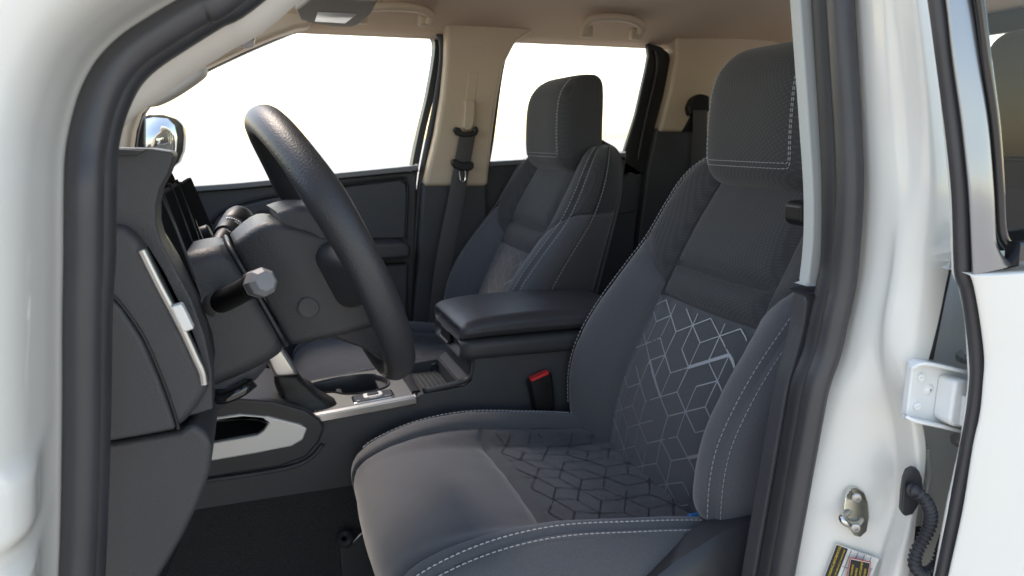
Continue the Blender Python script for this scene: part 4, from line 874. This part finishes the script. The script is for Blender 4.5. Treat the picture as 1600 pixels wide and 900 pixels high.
# drive-mode switch
def slab(name, x0, x1, y0, y1, h0, h1, r, m, parent, bev=.0015):
    cx_, cy_ = (x0 + x1) / 2, (y0 + y1) / 2
    out = [(cx_ + a, cy_ + b) for a, b in rrect((x1 - x0) / 2, (y1 - y0) / 2, r, 5)]
    V = [(x, y, zp(x) + h0) for x, y in out] + [(x, y, zp(x) + h1) for x, y in out]; n = len(out)
    return fixn(obj(name, V, [tuple(range(n))[::-1], tuple(range(n, 2 * n))] + [(i, (i + 1) % n, (i + 1) % n + n, i + n) for i in range(n)], m, parent, bevel=bev))
sw = slab('mode_switch', .140, .214, 1.254, 1.296, .001, .0055, .008, 'chrome', cn)
slab('switch_face', .1435, .2105, 1.2575, 1.2925, .004, .0065, .006, 'plastic_smooth', sw, .0006)
slab('switch_key', .160, .194, 1.264, 1.286, .005, .0095, .006, 'silver_flat', sw)
slab('switch_key', .167, .187, 1.2685, 1.2815, .008, .0112, .004, 'plastic_smooth', sw, .001)
for tx, s_ in ((.150, '4H'), (.174, '2WD'), (.200, '4LO')):
    text('switch_text', s_, 'ink_white', sw, (tx - .004, 1.2590, zp(tx) + .0066), (1, 0, .078), (0, 1, 0), .0050, lift=.0002)
# shift lever with leather boot
lv = Vector((.055, 1.292, zp(.055)))
S = []
for k, (h, hx_b, hy_b, dx) in enumerate(((.002, .052, .034, .010), (.012, .046, .030, .006), (.028, .034, .024, -.004), (.042, .028, .021, -.012), (.056, .024, .020, -.019), (.068, .0215, .018, -.024))):
    S.append([lv + Vector((dx + p * (1 + .09 * math.sin(2.3 * k + 60 * q)), q * 1., h + .0035 * math.sin(90 * p + 2.1 * k))) for p, q in rrect(hx_b, hy_b, min(hx_b, hy_b) * .6, 6)])
bt = fixn(obj('shift_boot', *loft(cr_sections(S, 4)), 'leather_boot', cn))
S = [[Vector((x + p, 1.292 + q, z)) for p, q in rrect(r1, r2, min(r1, r2) * .5, 5)] for x, z, r1, r2 in ((.031, 1.078, .018, .016), (.030, 1.082, .0205, .018), (.020, 1.105, .019, .017), (.010, 1.130, .016, .015), (.005, 1.150, .014, .014))]
lvr = fixn(obj('shift_lever', *loft(cr_sections(S, 3)), 'silver', cn, sharp=50))
S = [[Vector((x + p, 1.292 + q, z)) for p, q in rrect(r1, r2, min(r1, r2) * .7, 6)] for x, z, r1, r2 in ((.005, 1.150, .016, .016), (.002, 1.165, .024, .022), (-.002, 1.19, .027, .024), (-.006, 1.21, .024, .021), (-.008, 1.218, .014, .012))]
fixn(obj('shift_knob', *loft(cr_sections(S, 4)), 'leather_boot', lvr))
ring = [lv + Vector((.010 + p * .99, q * .99, .004)) for p, q in rrect(.050, .033, .02, 6)]
v_, f_ = stitch([*ring[8:], ring[0]], [Vector((0, 0, 1))] * 30, lift=.002); obj('stitching', v_, f_, 'thread', bt, smooth=False)
# tray mat with bead pattern
tm = obj('tray_mat', *box((.295, 1.343, 1.0105), (.0355, .080, .002)), 'carpet_rubber', cn, bevel=.002)
pr = []
for i in range(7):
    for j in range(14): pr.append(box((.267 + i * .0093, 1.270 + j * .0112 + (i % 2) * .0056, 1.0132), (.0012, .0036, .0007)))
obj('mat_beads', *merge(*pr), 'carpet_rubber', tm, smooth=False, kind='stuff')
obj('tray_lip', *sweep(cr([(.262, 1.247, 1.034), (.32, 1.246, 1.041), (.349, 1.246, 1.052), (.356, 1.246, 1.085)], 5), rrect(.006, .004, .002, 3), fixed=(0, 1, 0)), 'plastic_smooth', cn)
obj('tray_clip', *tube(cr([(.318, 1.425, 1.012), (.319, 1.42, 1.024), (.326, 1.418, 1.027), (.332, 1.42, 1.018)], 4), .0025, 8), 'plastic_smooth', cn)
# armrest: lower tray and padded lid
def arm_sec(x, y0, y1, z0, z1, r):
    return [(x, (y0 + y1) / 2 + p, (z0 + z1) / 2 + q) for p, q in rrect((y1 - y0) / 2, (z1 - z0) / 2, r, 6)]
S = [arm_sec(.342, 1.262, 1.425, 1.098, 1.112, .006), arm_sec(.3335, 1.252, 1.434, 1.092, 1.118, .012), arm_sec(.331, 1.243, 1.440, 1.089, 1.120, .013), arm_sec(.337, 1.233, 1.445, 1.087, 1.122, .013), arm_sec(.352, 1.228, 1.449, 1.086, 1.123, .013), arm_sec(.45, 1.227, 1.45, 1.086, 1.123, .013), arm_sec(.66, 1.227, 1.45, 1.084, 1.121, .013)]
ab = fixn(obj('armrest_base', *loft(S), 'vinyl_base', cn, sharp=45))
S = [arm_sec(.346, 1.262, 1.427, 1.126, 1.134, .004), arm_sec(.334, 1.252, 1.434, 1.1235, 1.142, .008), arm_sec(.3315, 1.243, 1.440, 1.123, 1.146, .010), arm_sec(.337, 1.234, 1.446, 1.123, 1.151, .014), arm_sec(.352, 1.229, 1.45, 1.1232, 1.157, .020), arm_sec(.40, 1.228, 1.451, 1.1235, 1.1635, .024), arm_sec(.50, 1.228, 1.451, 1.1235, 1.165, .026), arm_sec(.66, 1.228, 1.451, 1.1225, 1.160, .024)]
fixn(obj('armrest_lid', *loft(cr_sections(S, 3)), 'vinyl', cn, sharp=60))
obj('lid_latch', *box((.3335, 1.355, 1.108), (.004, .030, .012)), 'plastic_black', ab, bevel=.003)
obj('latch_edge', *box((.3305, 1.355, 1.0975), (.003, .026, .0015)), 'silver', ab, bevel=.001)
# ------------------------------------------------------------------ driver's buckle
bk = thing('belt_buckle', 'black seat belt buckle with red release button between console and driver seat', 'seat belt', (.49, 1.222, .90))
q0 = Vector((0.4867, 1.2220, 0.9798)); q1 = Vector((0.4759, 1.2220, 1.0463)); ax = (q1 - q0).normalized(); sx_ = Vector((1, 0, 0)); sx_ = (sx_ - ax * sx_.dot(ax)).normalized(); sy_ = Vector((0, 1, 0))
def bsec(h, a, b, tilt=0): return [q0 + ax * (h + tilt * p) + sx_ * p + sy_ * q for p, q in rrect(a, b, min(a, b) * .5, 4)]
hL = (q1 - q0).length
S = [bsec(-.004, .015, .010), bsec(0, .0185, .0125), bsec(.015, .0205, .0135), bsec(hL - .008, .0225, .0145, .1), bsec(hL - .001, .0220, .0140, .15), bsec(hL, .0205, .0125, .15)]
bb = fixn(obj('buckle_body', *loft(S), 'plastic_black', bk, sharp=45))
S = [[q0 + ax * (h + .15 * p) + sx_ * p + sy_ * (q - .001) for p, q in rrect(.0185, .0085, .004, 4)] for h in (hL - .003, hL + .005)]
fixn(obj('release_button', *loft(S), 'red', bk, bevel=.002))
obj('buckle_strap', *sweep(cr([q0, q0 - ax * .03, q0 - ax * .07 + Vector((.01, 0, 0))], 4), rrect(.0012, .014, .001, 2), fixed=(0, 1, 0)), 'webbing', bk)

# ------------------------------------------------------------------ pillar hardware on the near side
D1 = Vector((-.90, -.43, 0)).normalized()
sk = thing('door_striker', 'bright metal door striker with looped bar on the white centre pillar', 'door striker', (0.5999, 0.5800, 1.0782))
pts = [(0.5803, 0.5780, 1.1037), (0.5846, 0.5770, 1.1102), (0.5923, 0.5760, 1.1109), (0.6016, 0.5740, 1.1043), (0.6031, 0.5690, 1.0945), (0.6039, 0.5660, 1.0787), (0.6002, 0.5640, 1.0638), (0.5921, 0.5640, 1.0585), (0.5842, 0.5660, 1.0612), (0.5764, 0.5690, 1.0716), (0.5749, 0.5740, 1.0879)]
on_pillar(None, Vector((-.5, -.86, 0)).normalized(), pts, -.006, .0012, 'zinc', 'striker_plate', sk)
nP = Vector((-.5, -.86, 0)).normalized()
for px in ((0.5849, 0.5665, 1.1041), (0.5774, 0.5570, 1.0755)):
    sc_ = obj('screw', *lathe(Vector(px) - nP * .001, nP, [(0, .0050), (.0020, .0050), (.0028, .0040), (.0030, .0022), (.0012, .0018)], 18), 'screw_steel', sk, sharp=35)
A0, A1 = Vector((0.6059, 0.5740, 1.0757)), Vector((0.5892, 0.5770, 1.0854))
lp_ = [A0, A0 + D1 * .012, A0 + D1 * .024, (A0 * .75 + A1 * .25) + D1 * .0305, (A0 + A1) * .5 + D1 * .032, (A0 * .25 + A1 * .75) + D1 * .0305, A1 + D1 * .024, A1 + D1 * .012, A1]
obj('striker_bar', *tube(cr(lp_, 5), .0038, 14), 'zinc', sk)

def hplate(name, px, y0, y1, m, parent, bev=.002): return fixn(obj(name, *prism(px, y0, y1), m, parent, bevel=bev))
hg = hplate('hinge', [(0.5917, 1.2621), (0.5962, 1.2649), (0.6061, 1.2639), (0.6406, 1.2551), (0.6766, 1.2446), (0.6796, 1.1842), (0.6412, 1.1962), (0.6044, 1.2064), (0.5942, 1.2091), (0.5913, 1.2121)], .522, .530, 'hinge_paint', rd)
hg['label'] = 'white painted door hinge with two bolts'
obj('leaf_flange', *sweep(cr([(0.5852, 0.5200, 1.2649), (0.5940, 0.5160, 1.2684), (0.6271, 0.5140, 1.2605), (0.6623, 0.5140, 1.2502)], 4), rrect(.006, .0018, .001, 2), fixed=(0, 1, 0)), 'hinge_paint', hg)
obj('leaf_flange', *sweep(cr([(0.5859, 0.5200, 1.2133), (0.5942, 0.5160, 1.2098), (0.6280, 0.5140, 1.2001), (0.6639, 0.5140, 1.1885)], 4), rrect(.006, .0018, .001, 2), fixed=(0, 1, 0)), 'hinge_paint', hg)
hplate('hinge_knuckle', [(0.6257, 1.2501), (0.6339, 1.2505), (0.6628, 1.2434), (0.6685, 1.1942), (0.6296, 1.2034), (0.6247, 1.2088), (0.6252, 1.2319)], .502, .523, 'hinge_paint', hg, .004)
obj('hinge_pin', *lathe((0.6412, 0.5000, 1.2044), (0, 0, 1), [(0, .0045), (.030, .0045)], 14), 'hinge_paint', hg, sharp=40)
obj('pressed_bump', *lathe((0.6161, 0.5230, 1.2365), (0, -1, 0), [(-.002, .007), (.001, .006), (.0025, .003), (.003, .0008)], 16), 'hinge_paint', hg)
for px in ((0.6025, 0.5230, 1.2512), (0.6018, 0.5230, 1.2216)):
    obj('bolt', *merge(lathe(px, (-.2, -1, 0), [(-.001, .0048), (.0012, .0048), (.0014, .0040), (.0042, .0038), (.0046, .0030)], 16), box(Vector(px) + Vector((-.0009, -.0047, 0)), (.0028, .0004, .0004))), 'hinge_paint', hg, sharp=35)
for px in ((0.7107, 0.5650, 1.2480), (0.7188, 0.5650, 1.1513)):
    obj('hinge_nut', *merge(lathe(px, (-.5, -.8, 0), [(-.004, .0075), (.001, .0075), (.002, .0068), (.007, .0066), (.0085, .0056)], 6), lathe(Vector(px) + Vector((-.5, -.8, 0)) * .008, (-.5, -.8, 0), [(0, .0040), (.006, .0040), (.007, .0032)], 14)), 'screw_steel', hg, sharp=30)

wb = thing('wiring_boot', 'black corrugated rubber wiring boot hanging between pillar and rear door', 'cable boot', (0.6075, 0.5200, 1.1286))
g_ = [(0.6033, 0.5260, 1.1508), (0.6093, 0.5250, 1.1538), (0.6162, 0.5240, 1.1511), (0.6217, 0.5240, 1.1419), (0.6247, 0.5240, 1.1273), (0.6227, 0.5250, 1.1130), (0.6168, 0.5260, 1.1021), (0.6078, 0.5270, 1.1010), (0.6031, 0.5280, 1.1056), (0.6021, 0.5280, 1.1256), (0.6014, 0.5270, 1.1416)]
on_pillar(None, Vector((-.5, -.86, 0)).normalized(), g_, -.006, .005, 'rubber', 'grommet', wb, .002)
hp = cr([(0.6014, 0.5160, 1.1350), (0.6010, 0.5080, 1.1354), (0.6064, 0.5030, 1.1287), (0.6139, 0.5020, 1.1155), (0.6163, 0.5030, 1.1007), (0.6125, 0.5050, 1.0849), (0.6063, 0.5060, 1.0714), (0.6058, 0.5060, 1.0572), (0.6136, 0.5050, 1.0476), (0.6247, 0.5040, 1.0459), (0.6358, 0.5060, 1.0497), (0.6450, 0.5100, 1.0593), (0.6620, 0.5200, 1.0686)], 24)
Lh = len(hp)
S = []
fr_ = frames(hp, (0, -1, 0))
acc = 0
for i, (p, t, n, b) in enumerate(fr_):
    if i: acc += (fr_[i][0] - fr_[i - 1][0]).length
    r_ = .0056 + .0011 * math.sin(acc / .0047 * 2 * math.pi)
    S.append([p + n * (r_ * math.cos(a)) + b * (r_ * math.sin(a)) for a in [2 * math.pi * k / 16 for k in range(16)]])
obj('corrugated_hose', *loft(S), 'rubber', wb)
obj('connector', *box((0.6696, 0.5600, 1.0374), (.006, .004, .02)), 'plastic_black', wb, bevel=.002)

# placards low on the pillar
def placard(name, label, p0, px_, py_, w_, h_, fields):
    """sticker plane: origin p0, x along the text, y upward in the sticker"""
    X = Vector(px_).normalized(); Y = Vector(py_); Y = (Y - X * Y.dot(X)).normalized(); Z = X.cross(Y); O = Vector(p0)
    if Z.dot(Vector((0, 0, 1.48)) - O) < 0: Z = -Z
    t = thing(name, label, 'sticker', tuple(O))
    def q(x0, x1, y0, y1, lift): return [O + X * x + Y * y + Z * lift for x, y in ((x0, y0), (x1, y0), (x1, y1), (x0, y1))]
    def sheet(nm, x0, x1, y0, y1, m, lift):
        V = q(x0, x1, y0, y1, lift) + q(x0, x1, y0, y1, lift - .0005)
        return fixn(obj(nm, V, [(0, 1, 2, 3), (7, 6, 5, 4), (0, 4, 5, 1), (1, 5, 6, 2), (2, 6, 7, 3), (3, 7, 4, 0)], m, t, smooth=False))
    fields(t, O, X, Y, Z, sheet)
    return t
px0, px1 = Vector((0.5609, 0.5840, 0.9867)), Vector((0.5791, 0.5800, 1.0530))
pxr = Vector((0.5900, 0.5660, 0.9878))
def f1(t, O, X, Y, Z, sheet):
    W = .060; H = .045
    sheet('label_sheet', 0, W, -H, 0, 'paper', .0009)
    sheet('label_header', .001, W - .001, -.0125, -.0005, 'ink_black', .0013)
    text('label_text', 'TIRE AND LOADING INFORMATION', 'ink_yellow', t, O + X * .003 + Y * -.0055 + Z * .0014, X, Y, .0036, lift=.0001)
    text('label_text', 'RENSEIGNEMENTS SUR LES PNEUS ET LE CHARGEMENT', 'ink_yellow', t, O + X * .003 + Y * -.0105 + Z * .0014, X, Y, .0022, lift=.0001)
    for k, y in enumerate((-.0165, -.0235, -.0305, -.0375)):
        sheet('label_rule', .001, W - .001, y, y + .0004, 'ink_black', .0013)
        for j in range(3):
            text('label_text', ('FRONT', 'REAR', 'SPARE')[j % 3] if k % 2 else ('TIRE', 'SIZE', 'COLD')[j], 'ink_black', t, O + X * (.003 + j * .018) + Y * (y - .0048) + Z * .0012, X, Y, .0032, lift=.0001)
    for x in (.019, .038): sheet('label_rule', x, x + .0004, -.0445, -.0135, 'ink_black', .0013)
placard('tyre_label', 'white tyre loading label with black and yellow header, low on the centre pillar', px0, px1 - px0, px0 - pxr, .06, .045, f1)
py0, py1 = Vector((0.5819, 0.5690, 0.9916)), Vector((0.5837, 0.5660, 1.0507))
pyr = Vector((0.6086, 0.5480, 0.9952))
def f2(t, O, X, Y, Z, sheet):
    sheet('label_border', 0, .044, -.021, 0, 'ink_red', .0020)
    sheet('label_sheet', .0008, .0432, -.0202, -.0008, 'paper', .0024)
    sheet('label_header', .022, .0425, -.0198, -.0012, 'ink_black', .0028)
    for k in range(4): text('label_text', ('WARNING', 'AIR BAG', 'AVERTISSEMENT', 'COUSSIN')[k], 'ink_yellow', t, O + X * .0235 + Y * (-.0050 - k * .0042) + Z * .0029, X, Y, .0028, lift=.0001)
    for k in range(4): text('label_text', ('SEE OWNER', 'MANUAL', 'VOIR LE', 'GUIDE')[k], 'ink_black', t, O + X * .003 + Y * (-.0050 - k * .0042) + Z * .0025, X, Y, .0026, lift=.0001)
placard('caution_label', 'small red-bordered caution label with black header beside the tyre label', py0, py1 - py0, py0 - pyr, .04, .02, f2)

# ------------------------------------------------------------------ seat belts
pb = thing('seat_belt', 'passenger seat belt hanging from an adjustable loop on the beige centre pillar', 'seat belt', (.55, 1.94, 1.0), 'seat belts')
obj('height_slider', *on_pl([(0.5399, 1.9350, 1.5758), (0.5645, 1.9350, 1.5778), (0.5678, 1.9350, 1.5631), (0.5638, 1.9350, 1.5184), (0.5583, 1.9350, 1.5017), (0.5407, 1.9350, 1.4983), (0.5337, 1.9350, 1.5066), (0.5377, 1.9350, 1.5380)], .024), 'beige', pb, bevel=.004, seg=4)
dr = [(0.5084, 1.9250, 1.5080), (0.5048, 1.9250, 1.4981), (0.5115, 1.9250, 1.4866), (0.5271, 1.9250, 1.4817), (0.5535, 1.9250, 1.4817), (0.5694, 1.9250, 1.4867), (0.5749, 1.9250, 1.4983), (0.5697, 1.9250, 1.5099), (0.5608, 1.9250, 1.5066), (0.5589, 1.9250, 1.4966), (0.5308, 1.9250, 1.4949), (0.5240, 1.9250, 1.5048)]
obj('guide_loop', *on_pl(dr, .016), 'plastic_black', pb, bevel=.004)
web = lambda pts, wd, name='webbing', par=None: obj(name, *sweep(cr(pts, 6), rrect(.0009, wd, .0008, 2), fixed=(0, 1, 0)), 'webbing', par)
web([(0.5439, 1.9280, 1.4916), (0.5369, 1.9300, 1.4550), (0.5256, 1.9300, 1.4014), (0.5090, 1.9250, 1.3206), (0.4822, 1.9100, 1.2203), (0.4634, 1.9200, 1.1154), (0.4492, 1.9500, 0.9481)], .022, par=pb)
obj('belt_stop', *on_pl([(0.4988, 1.9200, 1.4221), (0.4968, 1.9200, 1.4105), (0.5054, 1.9200, 1.4004), (0.5245, 1.9200, 1.3934), (0.5475, 1.9200, 1.3931), (0.5582, 1.9200, 1.3997), (0.5584, 1.9200, 1.4132), (0.5513, 1.9200, 1.4183), (0.5248, 1.9200, 1.4152), (0.5075, 1.9200, 1.4254)], .018), 'plastic_black', pb, bevel=.004)
obj('tongue', *tube(cr([(0.5153, 1.9180, 1.3953), (0.5184, 1.9180, 1.3717), (0.5254, 1.9180, 1.3648), (0.5325, 1.9180, 1.3715), (0.5328, 1.9180, 1.3950)], 5), .0026, 10), 'chrome', pb)
rbt = thing('seat_belt', 'black rear seat belt anchor on the rear beige pillar behind driver headrest', 'seat belt', (1.25, 1.93, 1.4), 'seat belts')
obj('guide_loop', *on_pl([(1.2122, 1.9300, 1.5661), (1.2258, 1.9300, 1.5935), (1.2553, 1.9300, 1.6067), (1.2863, 1.9300, 1.6000), (1.2891, 1.9300, 1.5542), (1.2501, 1.9300, 1.5483), (1.2201, 1.9300, 1.5407)], .03), 'plastic_black', rbt, bevel=.008)
web([(1.2538, 1.9300, 1.5593), (1.2557, 1.9300, 1.4893), (1.2610, 1.9400, 1.3954)], .024, par=rbt)
obj('anchor_cover', *on_pl([(1.2436, 1.9450, 1.5634), (1.2299, 1.9450, 1.5356), (1.2059, 1.9450, 1.4967), (1.2584, 1.9450, 1.4968), (1.2776, 1.9450, 1.5453)], .015), 'plastic_black', rbt, bevel=.003)
db = thing('seat_belt', 'driver seat belt guide and webbing beside the near pillar trim', 'seat belt', (.62, .70, 1.0), 'seat belts')
obj('guide_loop', *on_pl([(0.6007, 0.7050, 1.4018), (0.6058, 0.7050, 1.4062), (0.6186, 0.7050, 1.4066), (0.6301, 0.7050, 1.4025), (0.6326, 0.7050, 1.3782), (0.6217, 0.7050, 1.3756), (0.6085, 0.7050, 1.3776), (0.6016, 0.7050, 1.3831)], .03), 'plastic_black', db, bevel=.006)
web([(0.6315, 0.7150, 1.3825), (0.6278, 0.7150, 1.3634), (0.6215, 0.7100, 1.3256), (0.6098, 0.7000, 1.2814), (0.6011, 0.7000, 1.2346), (0.5928, 0.7000, 1.1708)], .010, par=db)

# ------------------------------------------------------------------ grab handles
def grab(name, label, pts, r, feet):
    t = thing(name, label, 'grab handle', pts[0], 'grab handles')
    obj('grip', *sweep(cr(pts, 8), rrect(r * 1.15, r, r * .8, 4), fixed=(0, 1, 0)), 'beige', t)
    for f in feet: obj('handle_foot', *box(f, (.018, .010, .016)), 'beige', t, bevel=.007, seg=4)
    return t
grab('grab_handle', 'beige roof grab handle above the passenger front window', [(0.2611, 1.8850, 1.7584), (0.2628, 1.8700, 1.7752), (0.2775, 1.8550, 1.7808), (0.3344, 1.8500, 1.7860), (0.3894, 1.8550, 1.7868), (0.4181, 1.8650, 1.7825), (0.4361, 1.8750, 1.7745), (0.4348, 1.8850, 1.7579)], .0105, [(0.2672, 1.8950, 1.7645), (0.4276, 1.8950, 1.7664)])
grab('grab_handle', 'smaller beige roof grab handle above the far rear window', [(0.8561, 1.8850, 1.7584), (0.8563, 1.8700, 1.7757), (0.8694, 1.8550, 1.7855), (0.9262, 1.8500, 1.7907), (0.9742, 1.8550, 1.7890), (1.0048, 1.8650, 1.7821), (1.0204, 1.8750, 1.7710), (1.0206, 1.8850, 1.7573)], .0105, [(0.8663, 1.8950, 1.7585), (1.0142, 1.8950, 1.7583)])
ah = thing('pillar_grab_handle', 'pale beige grab handle along the far front pillar', 'grab handle', (-0.1623, 1.9300, 1.6034), 'grab handles')
S = [[Vector(p) + Vector((-.45 * a, b, .85 * a)) for a, b in rrect(w_, d_, min(w_, d_) * .8, 4)] for p, w_, d_ in (((-0.2238, 1.9200, 1.5617), .016, .010), ((-0.2053, 1.9050, 1.5726), .026, .018), ((-0.1712, 1.9000, 1.5928), .030, .020), ((-0.1318, 1.9000, 1.6162), .028, .020), ((-0.1007, 1.9050, 1.6358), .024, .018), ((-0.0912, 1.9200, 1.6459), .018, .010))]
fixn(obj('grip', *loft(cr_sections(S, 5)), 'beige_pale', ah))

# ------------------------------------------------------------------ visor, mirrors, clip
vz = thing('sun_visor', 'grey folded sun visor with white label at the top of the picture', 'sun visor', (0.1859, 1.7200, 1.7578))
obj('visor_panel', *[prism([(.10, 1.60), (.115, 1.72), (.15, 1.775), (.19, 1.797), (.215, 1.80), (.236, 1.79), (.245, 1.755), (.25, 1.60), (.24, 1.46), (.12, 1.46)], 1.727, 1.743, 'Z')][0], 'visor_grey', vz, bevel=.006, seg=4)
obj('visor_label', *prism([(.143, 1.60), (.147, 1.725), (.212, 1.730), (.220, 1.60)], 1.7255, 1.7268, 'Z'), 'paper', vz)
rm = thing('rear_view_mirror', 'small corner of the interior mirror peeking below the pillar trim', 'mirror', (0.0048, 1.3400, 1.6542))
hm = fixn(obj('mirror_housing', *on_pl([(-0.0088, 1.3300, 1.6404), (-0.0053, 1.3300, 1.6346), (0.0034, 1.3300, 1.6320), (0.0165, 1.3300, 1.6365), (0.0198, 1.3300, 1.6565), (0.0173, 1.3300, 1.6781), (-0.0192, 1.3300, 1.6567)], .10), 'plastic_black', rm, bevel=.003))
obj('mirror_glass', *on_pl([(-0.0007, 1.3280, 1.6435), (0.0146, 1.3280, 1.6382), (0.0178, 1.3280, 1.6562), (0.0146, 1.3280, 1.6679)], .001), 'mirror_glass', hm)
em = thing('side_mirror', 'black exterior passenger mirror seen through the far window beside the dashboard', 'mirror', (-0.2398, 2.2500, 1.4028))
mp_ = [(-0.2836, 2.2500, 1.5288), (-0.2561, 2.2500, 1.5408), (-0.2199, 2.2500, 1.5411), (-0.1890, 2.2500, 1.5312), (-0.1729, 2.2500, 1.5126), (-0.1719, 2.2500, 1.4852), (-0.1785, 2.2500, 1.4438), (-0.1924, 2.2500, 1.4127), (-0.2183, 2.2500, 1.3921), (-0.2963, 2.2500, 1.3898)]
mh = fixn(obj('mirror_housing', *on_pl(mp_, .08), 'mirror_black', em, bevel=.006, seg=3))
obj('mirror_glass', *on_pl([(-0.2805, 2.2470, 1.5254), (-0.2438, 2.2470, 1.5341), (-0.2094, 2.2470, 1.5310), (-0.1935, 2.2470, 1.5125), (-0.1898, 2.2470, 1.4800), (-0.1966, 2.2470, 1.4370), (-0.2098, 2.2470, 1.4130), (-0.2912, 2.2470, 1.4070)], .002), 'mirror_glass', mh)
obj('mirror_mount', *on_pl([(-0.2618, 2.0500, 1.5336), (-0.2409, 2.0500, 1.5460), (-0.2517, 2.0500, 1.4257), (-0.2831, 2.0500, 1.4105)], .03), 'rubber', em, bevel=.004)
cl = obj('plastic_clip', *merge(box((0.5424, 0.8000, 0.9704), (.0075, .004, .0032)), box((0.5334, 0.8000, 0.9692), (.0028, .003, .0026))), 'blue', bevel=.0012)
tag(cl, 'tiny blue plastic clip lying where cushion meets backrest', 'clip')
kn = thing('floor_anchor', 'small dark anchor with shiny edges on the black carpet below the cushion', 'anchor', (0.1096, 1.2000, 0.7881))
obj('anchor_cup', *lathe((0.1100, 1.2000, 0.7978), (-.3, -.8, .5), [(0, .016), (.006, .015), (.010, .010), (.011, .004)], 20), 'plastic_smooth', kn)
obj('anchor_wire', *tube([(0.1217, 1.1900, 0.7938), (0.1332, 1.1900, 0.8062), (0.1467, 1.1900, 0.8158)], .002, 8), 'silver', kn)
